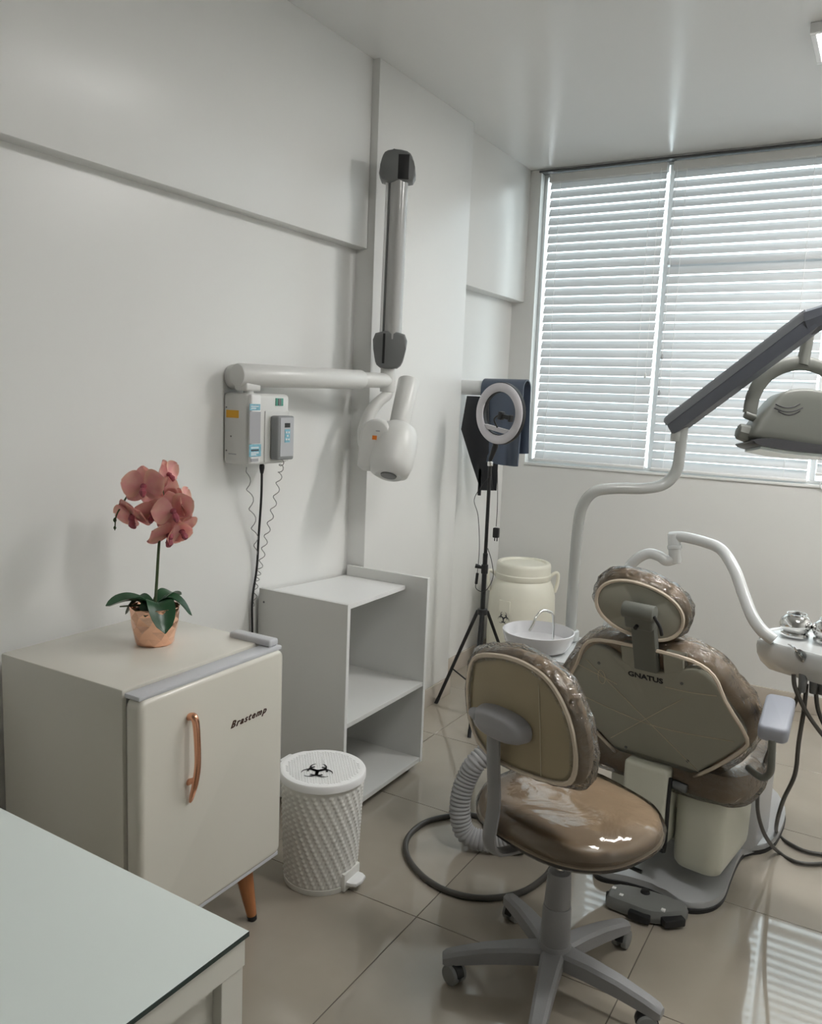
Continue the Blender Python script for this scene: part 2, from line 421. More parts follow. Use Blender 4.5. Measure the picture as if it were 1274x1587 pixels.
# an upper transom bar stands behind the middle blind
obj('transom', box(NB(), MUL[0]+0.02, MUL[1]-0.02, YW+0.07, YW+0.10, 2.22, 2.27, 0.003, 1), 'alu', win)
obj('sill', box(NB(), WX0, WX1, YW-0.008, YW+0.14, WZ0-0.012, WZ0+0.002, 0.002, 1), 'white_plastic', win)
struct(obj('trim_1', box(NB(), WX0-0.01, WX1+0.01, YW-0.012, YW+0.05, WZ1-0.004, WZ1+0.006, 0.001, 1), 'frame_dark'))

# three venetian blinds hanging in the opening
SP, SW = 0.0485, 0.050
def slat_mesh(w, name):
    bm = NB(); n = 5; rows = []
    for k in range(n+1):
        s = k/n-0.5; yy = s*SW; zz = 0.0032*(1-(2*s)**2)
        rows.append([bm.verts.new((x, yy, zz)) for x in (-w/2, w/2)])
    for a, b in zip(rows, rows[1:]): bm.faces.new((a[0], a[1], b[1], b[0]))
    return bm
def blind(x0, x1, ztop, zbot, label, seed, cords, TILT):
    w = x1-x0; xc = (x0+x1)/2; yb = YW+0.022
    t = thing('venetian_blind', label, 'window blind', (xc, yb, zbot), 0, 'white venetian blinds in the window')
    obj('headrail', box(NB(), x0, x1, yb-0.026, yb+0.024, ztop-0.045, ztop, 0.003, 1), 'shelf', t)
    obj('bottom_rail', box(NB(), x0, x1, yb-0.024, yb+0.020, zbot, zbot+0.016, 0.004), 'white_bright', t)
    rnd = random.Random(seed); n = int((ztop-0.085-zbot)/SP)+1; first = None
    for k in range(n):
        z = zbot+0.036+k*SP
        M = Matrix.Translation((0, 0, z-zbot)) @ Matrix.Rotation(rnd.uniform(-.0015, .0015), 4, 'Y') @ Matrix.Rotation(TILT+rnd.uniform(-.05, .05), 4, 'X')
        if first is None:
            o = obj('slat', slat_mesh(w-0.006, 'slat'), 'slat', t, local=True); first = o.data; o.matrix_local = M
        else: inst('slat', first, t, M)
    for cx in cords:
        xx = x0+w*cx
        for dy in (-0.017,):
            obj('ladder_cord', tube(NB(), [(xx, yb+dy-0.003, zbot+0.01), (xx, yb+dy-0.003, ztop-0.03)], 0.0014, 6), 'white_bright', t)
    return t
b1 = blind(-1.818, -1.172, 2.770, 1.172, 'left venetian blind with grey shaded slats nearest the room corner', 1, (0.10, 0.88), R(66))
b2 = blind(-1.140, -0.365, 2.770, 1.168, 'middle venetian blind with the brightest slats behind the lamp arm', 2, (0.09, 0.86), R(60))
b3 = blind(-0.330, 0.500, 2.770, 1.205, 'right venetian blind cut off by the photo edge with a pull ring', 3, (0.12, 0.88), R(62))
obj('pull_ring', tube(NB(), [(-0.29+0.012*math.cos(a), YW-0.012, 1.165+0.02*math.sin(a)) for a in [2*PI*k/10 for k in range(10)]], 0.003, 6, 1, True), 'white_bright', b3)
obj('pull_cord', tube(NB(), [(-0.29, YW-0.012, 1.185), (-0.29, YW-0.008, 1.26)], 0.0015, 6), 'white_bright', b3)
obj('cord_tassel', lathe(NB(), [(0, 0), (.006, .003), (.007, .012), (.003, .028), (0, .03)], Matrix.Translation((-1.20, YW-0.012, 1.66)), 10), 'shelf', b1)
obj('pull_cord', tube(NB(), [(-1.20, YW-0.012, 1.69), (-1.20, YW-0.006, 2.74)], 0.0013, 6), 'white_bright', b1)
obj('cord_tassel', lathe(NB(), [(0, 0), (.006, .003), (.007, .012), (.003, .028), (0, .03)], Matrix.Translation((-1.118, YW-0.012, 1.76)), 10), 'hose_grey', b2)
obj('cord_tassel', lathe(NB(), [(0, 0), (.006, .003), (.007, .012), (.003, .028), (0, .03)], Matrix.Translation((-1.118, YW-0.012, 1.57)), 10), 'hose_grey', b2)
obj('pull_cord', tube(NB(), [(-1.118, YW-0.012, 1.60), (-1.118, YW-0.006, 2.74)], 0.0013, 6), 'white_bright', b2)

# ceiling lamps: the one at the photo's edge and an unseen shorter one added to brighten the near half
def ceiling_lamp(label, lx0, lx1, ly0, ly1):
    cl = thing('ceiling_lamp', label, 'ceiling lamp', ((lx0+lx1)/2, (ly0+ly1)/2, ZC), 0, 'ceiling lamps')
    fr = NB()
    for a in ((lx0, lx1, ly0, ly0+0.02), (lx0, lx1, ly1-0.02, ly1), (lx0, lx0+0.02, ly0+0.02, ly1-0.02), (lx1-0.02, lx1, ly0+0.02, ly1-0.02)):
        box(fr, *a, ZC-0.035, ZC-0.001, 0.002, 1)
    obj('lamp_frame', fr, 'white_bright', cl)
    obj('diffuser', box(NB(), lx0+0.021, lx1-0.021, ly0+0.021, ly1-0.021, ZC-0.033, ZC-0.02), 'lamp_panel', cl, smooth=False)
ceiling_lamp('lit white rectangular ceiling lamp at the top right edge', -0.392, 0.808, 3.20, 3.49)
ceiling_lamp('added fill lamp, out of view on the ceiling above the near half of the room', -0.10, 0.50, 1.60, 1.89)

# ================================================================== MINI FRIDGE
FX0, FX1, FY0, FY1, FZ0, FZ1 = -1.905, -1.392, 1.232, 1.736, 0.212, 0.823
DX = FX1-0.052                                              # back of the door
fr = thing('mini_fridge', 'cream retro mini fridge on splayed wooden legs with copper handle', 'fridge', ((FX0+FX1)/2, (FY0+FY1)/2, 0))
obj('body', box(NB(), FX0, DX-0.012, FY0+0.004, FY1-0.004, FZ0+0.012, FZ1, 0.006), 'fridge', fr)
obj('gasket', box(NB(), DX-0.014, DX+0.002, FY0+0.016, FY1-0.016, FZ0+0.02, FZ1-0.02), 'gasket', fr, smooth=False)
dm = NB()
prism(dm, rrect(FZ1-0.014-FZ0, FY1-FY0, 0.022, 4), 0, FX1-DX, Matrix.Translation((DX, (FY0+FY1)/2, (FZ0+FZ1-0.014)/2)) @ Matrix(((0, 0, 1, 0), (0, 1, 0, 0), (-1, 0, 0, 0), (0, 0, 0, 1))), 0.012, 3)
door = obj('door', dm, 'fridge', fr)
obj('top_trim', box(NB(), DX-0.004, FX1-0.006, FY0+0.002, FY1-0.002, FZ1-0.016, FZ1-0.004, 0.004), 'fridge_trim', door)
obj('bottom_trim', box(NB(), DX, FX1-0.004, FY0+0.006, FY1-0.006, FZ0-0.008, FZ0+0.004, 0.002), 'fridge_trim', door)
obj('hinge_cover', box(NB(), DX-0.11, FX1-0.014, FY1-0.045, FY1-0.008, FZ1-0.004, FZ1+0.016, 0.006, 3), 'fridge_trim', fr)
# curved copper handle
hx = FX1
hp0 = at(293, 1112, x=hx); hp1 = at(292, 1240, x=hx)
hy = (hp0.y+hp1.y)/2
pts = [(hx-0.002, hy, hp0.z), (hx+0.016, hy, hp0.z+0.005), (hx+0.025, hy, hp0.z-0.02), (hx+0.030, hy, (hp0.z+hp1.z)/2), (hx+0.022, hy, hp1.z+0.05), (hx+0.010, hy, hp1.z+0.01), (hx+0.005, hy, hp1.z-0.004)]
obj('handle', tube(NB(), pts, [0.008, 0.010, 0.0085, 0.008, 0.008, 0.006, 0.003], 12, 6, flat=(1.0, 1.0)), 'copper', door)
h2 = NB(); cyl(h2, (hx-0.002, hy, hp1.z+0.045), (hx+0.024, hy, hp1.z+0.060), 0.008, 0.006, 12); obj('handle_mount', h2, 'copper', door)
tp = at(385, 1112, x=FX1)
text('Brastemp', 0.026, Matrix.Translation((FX1+0.0006, tp.y, tp.z)) @ Matrix(((0, 0, 1, 0), (1, 0, 0, 0), (0, 1, 0, 0), (0, 0, 0, 1))), 'badge', door, extrude=0.001, shear=0.45, bold=0.0003, sx=1.12, space=1.25)
for (lx, ly, dx, dy) in ((FX1-0.085, FY1-0.075, 0.02, 0.035), (FX1-0.085, FY0+0.075, 0.02, -0.035), (FX0+0.085, FY1-0.075, -0.02, 0.035), (FX0+0.085, FY0+0.075, -0.02, -0.035)):
    lg = NB(); tube(lg, [(lx, ly, FZ0+0.014), (lx+dx*0.94, ly+dy*0.94, 0.014)], [0.031, 0.014], 14)
    leg = obj('leg', lg, 'wood_leg', fr)
    cp = NB(); tube(cp, [(lx+dx*0.93, ly+dy*0.93, 0.016), (lx+dx, ly+dy, 0.0)], [0.0145, 0.013], 14); obj('foot_cap', cp, 'black', leg)

# ================================================================== ORCHID IN COPPER POT
pc = at(240, 996, z=FZ1)
orc = thing('potted_orchid', 'pink artificial orchid in a faceted copper pot on the mini fridge', 'potted plant', (pc.x, pc.y, FZ1))
pj = random.Random(4); pot_bm = NB(); rings_ = []; NF = 12       # hammered facets: every vertex pushed a little
for lv, (r_, z_) in enumerate(((.047, 0), (.051, .004), (.0555, .022), (.0595, .043), (.0625, .063), (.0645, .083), (.0655, .100), (.0655, .104), (.062, .104), (.060, .088))):
    rings_.append([pot_bm.verts.new((pc.x+math.cos(a)*rr, pc.y+math.sin(a)*rr, FZ1+z_+dz)) for a, rr, dz in
        [(2*PI*(k+(.5 if lv % 2 else 0)+(pj.uniform(-.18, .18) if 1 < lv < 6 else 0))/NF, r_+(pj.uniform(-.0016, .0016) if 1 < lv < 6 else 0), (pj.uniform(-.004, .004) if 1 < lv < 6 else 0)) for k in range(NF)]])
for lv, (A, Bq) in enumerate(zip(rings_, rings_[1:])):
    for k in range(NF):
        k2 = (k+1) % NF
        if lv % 2 == 0: pot_bm.faces.new((A[k], A[k2], Bq[k])); pot_bm.faces.new((A[k2], Bq[k2], Bq[k]))
        else: pot_bm.faces.new((A[k], Bq[k2], Bq[k])); pot_bm.faces.new((A[k], A[k2], Bq[k2]))
pot_bm.faces.new(rings_[0][::-1]); pot_bm.faces.new(rings_[-1])
pot = obj('pot', pot_bm, 'copper_pot', orc, smooth=False)
obj('soil', lathe(NB(), [(0, .094), (.03, .096), (.056, .091), (.056, .086), (0, .086)], Matrix.Translation((pc.x, pc.y, FZ1)), 20), 'soil', orc)
toc = (CAM-pc); toc.z = 0; toc.normalize(); rgt = Vector((-toc.y, toc.x, 0))     # rgt: to the right in the view
def leaf(base, tip_dir, length, width, droop, rise=0.02, thick=0.0016):
    bm = NB(); n = 12; d = Vector(tip_dir); d.z = 0; d.normalize(); s = Vector((-d.y, d.x, 0)); top, bot = [], []
    for k in range(n+1):
        t = k/n; w = width*(math.sin(PI*(t*0.62+0.14))**0.8)*(1 if t < 0.72 else max(0.05, math.sqrt(max(0, 1-((t-.72)/.28)**2))))
        c = Vector(base) + d*(length*t) + Vector((0, 0, rise*math.sin(PI*min(1, t*1.1)) - droop*t*t))
        rt_ = [c+s*(w*q)+Vector((0, 0, abs(q)*w*0.45)) for q in (-1, -.5, 0, .5, 1)]
        top.append([bm.verts.new(p) for p in rt_]); bot.append([bm.verts.new(p-Vector((0, 0, thick))) for p in rt_])
    for A, flip in ((top, 0), (bot, 1)):
        for a, b in zip(A, A[1:]):
            for k in range(4): bm.faces.new((a[k], a[k+1], b[k+1], b[k]) if not flip else (a[k+1], a[k], b[k], b[k+1]))
    for a, b, c, d2 in zip(top, top[1:], bot, bot[1:]):
        bm.faces.new((a[0], b[0], d2[0], c[0])); bm.faces.new((a[4], c[4], d2[4], b[4]))
    bm.faces.new(top[0][::-1]+bot[0]); bm.faces.new(top[-1]+bot[-1][::-1])
    return bm
lb = Vector((pc.x, pc.y, FZ1+0.105))
for dv, L, W, dr, ri in ((-rgt*1+toc*0.25, 0.120, 0.033, -0.010, 0.016), (-rgt*.8-toc*.3, 0.075, 0.024, 0.03, 0.02), (rgt*0.30+toc*1, 0.085, 0.036, 0.055, 0.02), (rgt*1+toc*.2, 0.092, 0.026, 0.028, 0.022), (rgt*.8-toc*.8, 0.085, 0.028, -0.01, 0.018), (-rgt*.35+toc*.9, 0.06, 0.022, 0.015, 0.01)):
    obj('leaf', leaf(lb+Vector(dv).normalized()*0.006, dv, L, W, dr, ri), 'leaf', orc)
root = at(186, 940, d=(pc-CAM).dot(fw))
obj('aerial_root', tube(NB(), [tuple(lb-rgt*.03), tuple(lb-rgt*.05+Vector((0, 0, .0))), tuple(root)], [0.004, 0.003, 0.002], 6, 4), 'stem', orc)
dep = (pc-CAM).dot(fw)
def ap(px, py, off=0.0): return at(px, py, d=dep+off)
st = [lb-Vector((0, 0, .02)), ap(243, 900), ap(246, 850), ap(250, 800), ap(252, 760), ap(240, 740), ap(222, 742), ap(200, 765), ap(188, 785), ap(180, 800), ap(178, 822)]
obj('stem', tube(NB(), st, [0.0045, 0.004, 0.0038, 0.0035, 0.003, 0.003, 0.0028, 0.0026, 0.0024, 0.002, 0.0014], 8, 5), 'stem', orc)
for px, py, s in ((187, 783, 0.006), (178, 806, 0.005), (178, 818, 0.004)):
    c = ap(px, py); obj('bud', lathe(NB(), [(0, -s*1.5), (s*.8, -s*.7), (s, 0), (s*.6, s), (0, s*1.5)], Matrix.Translation(c), 10), 'stem', orc)
def petal(L, W, cup, seg=8):
    bm = NB(); top = []
    for k in range(seg+1):
        t = k/seg; w = W*math.sin(PI*(t*0.93+0.05))**0.75
        row = []
        for j in range(7):
            q = j/3-1
            row.append(bm.verts.new((q*w, L*t, cup*(t**1.5)*L - 0.10*L*math.sin(PI*t) + 0.18*w*q*q + 0.04*L*math.sin(5*t+q*3))))
        top.append(row)
    for a, b in zip(top, top[1:]):
        for j in range(6): bm.faces.new((a[j], a[j+1], b[j+1], b[j]))
    r = bmesh.ops.solidify(bm, geom=list(bm.faces), thickness=0.0009)
    return bm
PET = {}
def flower(c, facing, roll, s):
    fz = frame(c, facing) @ Matrix.Rotation(roll, 4, 'Z')
    core = NB(); lathe(core, [(0, -.006*s), (.006*s, -.002*s), (.007*s, .004*s), (.004*s, .012*s), (0, .014*s)], fz, 10)
    fo = obj('flower', core, 'lip', orc)
    inv = RM[orc].inverted()
    for a, L, W, cup in ((90, .043, .019, -.05), (212, .043, .018, -.05), (328, .043, .018, -.05), (18, .046, .030, .10), (162, .046, .030, .10)):
        key = (L, W)
        M = inv @ fz @ Matrix.Rotation(R(a-90), 4, 'Z') @ Matrix.Translation((0, 0.002, 0.001 if W > .02 else -0.001)) @ Matrix.Scale(s, 4)
        if key not in PET:
            o = obj('petal', petal(L, W, cup), 'petal', fo, local=True); PET[key] = o.data; o.matrix_local = M
        else: inst('petal', PET[key], fo, M)
    lp = NB()
    tube(lp, [tuple(fz @ Vector((0, -.002*s, .004*s))), tuple(fz @ Vector((0, -.012*s, .014*s))), tuple(fz @ Vector((0, -.022*s, .012*s)))], [.004*s, .008*s, .003*s], 8, 3)
    obj('lip', lp, 'lip', fo)
vz = Vector((0, 0, 1))
for px, py, off, f, rl, s in ((223, 754, -.03, toc-rgt*.25+vz*.10, .1, 0.98), (260, 735, .01, toc*.7+rgt*.8+vz*.1, .3, 0.72), (206, 800, -.01, toc*.55-rgt*.6-vz*.6, .2, 1.0), (236, 796, -.02, toc*.8-rgt*.1-vz*.4, -.2, .80), (268, 792, -.035, toc+rgt*.25-vz*.10, .25, .98), (287, 777, .0, rgt*.9+toc*.35+vz*.3, .4, .75), (262, 828, -.01, toc*.75+rgt*.35-vz*.65, -.1, 1.05), (280, 822, .01, toc*.6+rgt*.7-vz*.5, .6, .9), (250, 766, .02, toc*.8+vz*.2, .5, .9)):
    flower(ap(px, py, off), f, rl, s*1.28)

# ================================================================== WHITE SHELF UNIT
SX0, SX1, SY0, SY1 = -1.935, -1.545, 2.262, 2.832
sh = thing('shelf_unit', 'white open shelf unit with a loose top board beside the column', 'shelf', ((SX0+SX1)/2, (SY0+SY1)/2, 0))
obj('side_panel', box(NB(), SX0, SX1, SY0, SY0+0.016, 0.032, 0.802, 0.0012, 1), 'shelf', sh)
obj('side_panel', box(NB(), SX0, SX1, SY1-0.016, SY1, 0.032, 0.800, 0.0012, 1), 'shelf', sh)
obj('edge_band', box(NB(), SX1-0.0005, SX1+0.001, SY0, SY0+0.016, 0.032, 0.802), 'shelf_edge', sh, smooth=False)
obj('edge_band', box(NB(), SX1-0.0005, SX1+0.001, SY1-0.016, SY1, 0.032, 0.800), 'shelf_edge', sh, smooth=False)
obj('shelf_board', box(NB(), SX0, SX1-0.001, SY0+0.016, SY1-0.016, 0.356, 0.373, 0.001, 1), 'shelf', sh)
obj('shelf_board', box(NB(), SX0, SX1-0.001, SY0+0.016, SY1-0.016, 0.034, 0.052, 0.001, 1), 'shelf', sh)
tb = NB()
q = [(SX0, SY0+0.016, .786), (SX1-0.002, SY0+0.016, .800), (-1.645, SY1-0.017, .757), (SX0, SY1-0.017, .757)]
lo = [tb.verts.new((x, y, z-.016)) for x, y, z in q]; hi = [tb.verts.new(p) for p in q]
tb.faces.new(lo[::-1]); tb.faces.new(hi)
for k in range(4): tb.faces.new((lo[k], lo[(k+1) % 4], hi[(k+1) % 4], hi[k]))
obj('shelf_board', tb, 'shelf_edge', sh, smooth=False, label='sloping loose top board')
obj('back_panel', box(NB(), SX0-0.004, SX0, SY0+0.002, SY1-0.002, 0.04, 0.76), 'shelf', sh, smooth=False)
obj('cam_screw', lathe(NB(), [(0, 0), (.004, 0), (.004, .001), (0, .001)], frame(at(409, 933, y=SY0), (0, -1, 0)), 10), 'xr_dark', sh)
for cx, cy in ((SX1-0.04, SY1-0.06), (SX1-0.04, SY0+0.06), (SX0+0.05, SY1-0.06), (SX0+0.05, SY0+0.06)):
    cb = NB(); cyl(cb, (cx, cy-0.009, 0.0155), (cx, cy+0.009, 0.0155), 0.0155, seg=16, bev=0.002); c_ = obj('caster', cb, 'xr_grey', sh)
    obj('caster_plate', box(NB(), cx-0.02, cx+0.02, cy-0.014, cy+0.014, 0.029, 0.0338, 0.001, 1), 'xr_dark', c_)

# ================================================================== PEDAL BIN
bx, by, bh = -1.430, 1.985, 0.335
pb = thing('pedal_bin', 'white woven-pattern pedal bin with biohazard symbol on its lid', 'bin', (bx, by, 0))
pd = (at(538, 1357, z=0.03)-Vector((bx, by, 0.03))); pd.z = 0; pd.normalize(); pang = math.atan2(pd.y, pd.x)
bm = NB(); NS, NZ = 300, 96; rows = []
def binr(a, z): return 0.112+0.014*(z/bh)
for i in range(NZ+1):
    z = 0.004+(bh-0.004)*i/NZ; ring = []
    for k in range(NS):
        a = 2*PI*k/NS; row_ = i//4; w = max(0, math.cos(a*30+row_*PI*.5))**.7*math.sin(PI*(i % 4)/4)**.7
        d = 0.0042*w if 3 < i < NZ-3 else 0
        r = binr(a, z)+d
        ring.append(bm.verts.new((bx+math.cos(a)*r, by+math.sin(a)*r, z)))
    rows.append(ring)
for A, Bq in zip(rows, rows[1:]):
    for k in range(NS): bm.faces.new((A[k], A[(k+1) % NS], Bq[(k+1) % NS], Bq[k]))
bm.faces.new(rows[0][::-1]); bm.faces.new(rows[-1])
obj('body', bm, 'bin', pb, ang=80)
obj('base_ring', lathe(NB(), [(0, 0), (.114, 0), (.1155, .004), (.1155, .016), (.111, .018), (0, .018)], Matrix.Translation((bx, by, 0)), 48), 'bin', pb)
lid = NB(); LR = 0.1335
ML = Matrix.Translation((bx, by, bh-0.002)) @ Matrix.Rotation(pang, 4, 'Z')
lo_ = [(math.cos(a)*LR*(1.06 if math.cos(a) < -.85 else 1.0), math.sin(a)*LR) for a in [2*PI*k/72 for k in range(72)]]
cushion(lid, lo_, [(.004, 0), (0, .003), (0, .020), (.003, .025), (.010, .0275), (.016, .0265)], ML)
lo2 = obj('lid', lid, 'bin_lid', pb)
wv = NB()
for i in range(-11, 12):
    for j in range(-17, 18):
        x = i*0.0108+(0.0054 if j % 2 else 0); y = j*0.0068
        if math.hypot(x, y) < LR-0.022: box(wv, x-.0043, x+.0043, y-.0022, y+.0022, .026, .0279, 0, 1, ML)
obj('weave_relief', wv, 'bin_lid', lo2, smooth=False)['kind'] = 'stuff'
sb = at(492, 1194, z=bh+0.029)
bz = NB(); biohazard(bz, 0.054, Matrix.Translation((sb.x, sb.y, bh+0.0272)) @ Matrix.Rotation(R(30), 4, 'Z'), 0.0006); obj('biohazard_symbol', bz, 'ink', lo2, smooth=False)
pdm = Matrix.Translation((bx, by, 0)) @ Matrix.Rotation(pang, 4, 'Z')
obj('pedal', prism(NB(), [(0.10, -.036), (.135, -.036), (.150, -.028), (.156, 0), (.150, .028), (.135, .036), (.10, .036)], .020, .034, pdm, .005, 2), 'bin_lid', pb)
obj('pedal_housing', box(NB(), 0.095, 0.119, -.044, .044, .002, .06, .004, 2, pdm), 'bin', pb)
obj('lid_hinge', box(NB(), -0.150, -0.118, -.03, .03, bh-0.03, bh+0.022, .005, 2, pdm), 'bin_lid', pb)

# ================================================================== DESK (near left corner)
dk = thing('desk', 'white desk with a pale green glass top in the near corner', 'desk', (-1.1, 0.45, 0), R(-1.5))
DZ = 0.75; MD = RM[dk]
c0 = MD.inverted() @ at(387, 1443, z=DZ); dx1, dy1 = c0.x, c0.y
dx0, dy0 = dx1-1.15, dy1-1.1
obj('tabletop', box(NB(), dx0, dx1-0.004, dy0, dy1-0.004, DZ-0.052, DZ-0.008, 0.001, 1), 'desk_white', dk, local=True)
gt = obj('glass_top', box(NB(), dx0-0.003, dx1, dy0-0.003, dy1, DZ-0.008, DZ, 0.0006, 1), ['glass_edge', 'glass_top'], dk, local=True, label='pale green glass sheet with dark edge')
for p in gt.data.polygons:
    if abs(p.normal.z) > 0.9: p.material_index = 1
for (a, b) in ((dx1-0.048, dy1-0.048), (dx0+0.004, dy1-0.048), (dx1-0.048, dy0+0.004), (dx0+0.004, dy0+0.004)):
    obj('leg', box(NB(), a, a+0.042, b, b+0.042, 0, DZ-0.0525, 0.001, 1), 'desk_white', dk, local=True)
obj('modesty_panel', box(NB(), dx0+0.05, dx1-0.05, dy1-0.040, dy1-0.025, 0.32, DZ-0.0525, 0.001, 1), 'desk_white', dk, local=True)
obj('side_panel', box(NB(), dx1-0.040, dx1-0.022, dy1-0.52, dy1-0.048, 0.22, DZ-0.0525, 0.001, 1), 'desk_white', dk, local=True)
obj('side_panel', box(NB(), dx1-0.040, dx1-0.020, dy1-0.95, dy1-0.526, 0.22, DZ-0.0525, 0.001, 1), 'desk_white', dk, local=True)

# ================================================================== DENTAL X-RAY ON THE LEFT WALL
xr = thing('dental_xray', 'wall-mounted dental x-ray with control box, folding arm and tube head', 'x-ray machine', (XL, 2.19, 1.26))
BXF = -1.842
cb = obj('control_box', box(NB(), XL+0.001, BXF, 2.087, 2.300, 1.262, 1.500, 0.014, 4), 'xr_white', xr)
obj('front_strip', box(NB(), BXF-0.01, BXF+0.008, 2.092, 2.142, 1.266, 1.497, 0.007, 3), 'white_plastic', cb)
def flat_x(name, px0, py0, px1, py1, xf, m, par, th=0.0012, bev=0.0):
    a = at(px0, py0, x=xf); b = at(px1, py1, x=xf)
    return obj(name, box(NB(), xf-0.0002, xf+th, min(a.y, b.y), max(a.y, b.y), min(a.z, b.z), max(a.z, b.z), bev, 1), m, par, smooth=False)
SF = BXF+0.008
flat_x('grey_panel', 387, 638, 403, 687, SF, 'label_grey', cb)
flat_x('label_sticker', 387, 626, 403, 636, SF, 'label_blue', cb)
flat_x('label_sticker', 386, 689, 404, 707, SF, 'label_blue', cb)
for py_ in (629, 632, 693, 697, 701, 704):
    flat_x('printed_line', 389, py_, 401 if py_ % 2 else 397, py_+1.6, SF+0.0012, 'label_white' if py_ != 697 else 'ink', cb, 0.0005)
flat_x('maker_plate', 389, 711, 400, 715, SF, 'label_grey', cb)
flat_x('recess_panel', 410, 637, 446, 714, BXF, 'xr_white', cb, 0.004, 0.0015)
flat_x('green_switch', 427, 617, 438, 629, BXF, 'label_green', cb, 0.003)
flat_x('switch_rocker', 431, 618, 435, 628, BXF+0.003, 'xr_dark', cb, 0.002)
def flat_y(name, px0, py0, px1, py1, yf, m, par, th=0.0012):
    a = at(px0, py0, y=yf); b = at(px1, py1, y=yf)
    return obj(name, box(NB(), min(a.x, b.x), max(a.x, b.x), yf-th, yf+0.0002, min(a.z, b.z), max(a.z, b.z)), m, par, smooth=False)
flat_y('warning_sticker', 351, 635, 370, 648, 2.087, 'label_orange', cb)
flat_y('maker_mark', 354, 702, 366, 705, 2.087, 'label_grey', cb, 0.0006)
for px, py in ((351, 631), (351, 698), (358, 676)):
    obj('screw', lathe(NB(), [(0, 0), (.003, 0), (.003, .001), (0, .0014)], frame(at(px, py, y=2.087), (0, -1, 0)), 10), 'xr_dark', cb)
# horizontal arm
A0 = Vector((-1.885, 2.075, 1.557)); EL = at(601, 590, x=-1.765)
ax = (EL-A0).normalized()
m1 = NB(); cyl(m1, (XL+0.001, A0.y+0.055, A0.z-0.005), (A0.x-0.02, A0.y+0.055, A0.z-0.005), 0.042, seg=28, bev=0.006); obj('wall_mount', m1, 'xr_white', xr)
m1 = NB(); cyl(m1, (A0.x+0.012, A0.y+0.045, 1.499), (A0.x+0.012, A0.y+0.045, 1.546), 0.017, seg=20); box(m1, A0.x-0.02, A0.x+0.034, A0.y+0.01, A0.y+0.085, 1.507, 1.536, 0.008, 3); obj('pivot_block', m1, 'xr_white', xr)
m1 = NB(); cyl(m1, A0, A0+ax*((EL-A0).length*0.80), 0.039, 0.036, 32, 0.008); arm = obj('horizontal_arm', m1, 'xr_white', xr)
m1 = NB(); cyl(m1, A0+ax*((EL-A0).length*0.80), EL, 0.030, 0.029, 28, 0.003); obj('arm_sleeve', m1, 'xr_white', arm)
m1 = NB(); cyl(m1, EL+Vector((0, 0, -0.045)), EL+Vector((0, 0, 0.06)), 0.030, seg=24, bev=0.004); cyl(m1, EL+Vector((0, 0, 0.008)), EL+Vector((0, 0, 0.012)), 0.031); obj('elbow', m1, 'xr_white', xr)
# folded vertical arm
V0 = EL+Vector((0.0, 0, 0.06)); V1 = at(615, 262, x=EL.x+0.01)
vx = (V1-V0).normalized()
sd = Vector((0.86, 0.5, 0)).normalized()   # sideways, seen from the camera
m1 = NB(); tube(m1, [V0+vx*0.10+sd*0.012, V1-vx*0.005+sd*0.012], 0.036, 20, ref=(0.5, -0.86, 0), flat=(1.25, 0.95)); va = obj('vertical_arm', m1, 'xr_grey', xr)
m1 = NB(); tube(m1, [V0+vx*0.06-sd*0.032, V1-vx*0.01-sd*0.032], 0.008, 10); obj('spring_rod', m1, 'white_bright', va)
m1 = NB(); tube(m1, [V0+vx*0.06-sd*0.020, V1-vx*0.01-sd*0.020], 0.012, 10); obj('spring_cover', m1, 'xr_dark', va)
def joint(c, up_, w, h, name, flipd=1):
    M = frame(c, Vector((0.5, -0.86, 0)), up_)
    bm = NB()
    o1 = [(-w*.5, h*.5), (-w*.5, -h*.2), (-w*.32, -h*.5), (w*.28, -h*.5), (w*.5, -h*.15), (w*.5, h*.5)]
    prism(bm, smooth_outline([(x, y*flipd) for x, y in o1][::flipd], 3), -0.045, 0.045, M, 0.010, 3)
    o = obj(name, bm, 'xr_dark', xr)
    return o, M
jl, Mj = joint(V0+vx*0.055+sd*0.003, vx, 0.115, 0.130, 'lower_joint')
obj('joint_slot', box(NB(), -0.027, -0.018, -0.05, 0.065, -0.0465, 0.0465, 0, 1, Mj), 'black', jl, smooth=False)
ju, Mj = joint(V1+vx*0.005+sd*0.004, vx, 0.120, 0.105, 'upper_joint', -1)
obj('joint_slot', box(NB(), 0.0, 0.045, -0.053, 0.040, 0.030, 0.0458, 0.004, 2, Mj), 'black', ju)
# yoke and tube head
hd = (EL-CAM).dot(fw)
def hp(px, py, off=0.0): return at(px, py, d=hd+off)
yk = [EL+Vector((0, 0, -0.04)), hp(600, 612), hp(588, 622, -.02), hp(574, 640, -.03), hp(566, 668, -.03), hp(567, 690, -.03)]
obj('yoke', tube(NB(), yk, [0.021, 0.022, 0.022, 0.024, 0.030, 0.030], 14, 5), 'xr_white', xr)
T0, T1 = hp(602, 738, -.085), hp(634, 590, .055)
td = (T1-T0).normalized(); Lh = (T1-T0).length
MH = frame(T0, td, (0, 0, 1))
hb = NB()
lathe(hb, [(0, 0.004), (.046, 0.004), (.052, 0), (.074, .012), (.085, .05), (.088, .12), (.086, .165), (.070, .205), (.045, .222), (0, .222)], MH, 36, sx=1.0, sy=1.0)
th = obj('tube_head', hb, 'xr_white', xr, ang=50)
obj('end_grille', lathe(NB(), [(0, -.001), (.030, -.001), (.032, .004), (0, .004)], MH, 24), 'xr_dark', th)
cn = NB(); cyl(cn, T0+td*0.21, T1, 0.041, 0.044, 32, 0.004); obj('beam_cone', cn, 'xr_white', th)
sc = hp(590, 674, -.02); sn = Vector((0.28, -0.95, 0.05)).normalized()
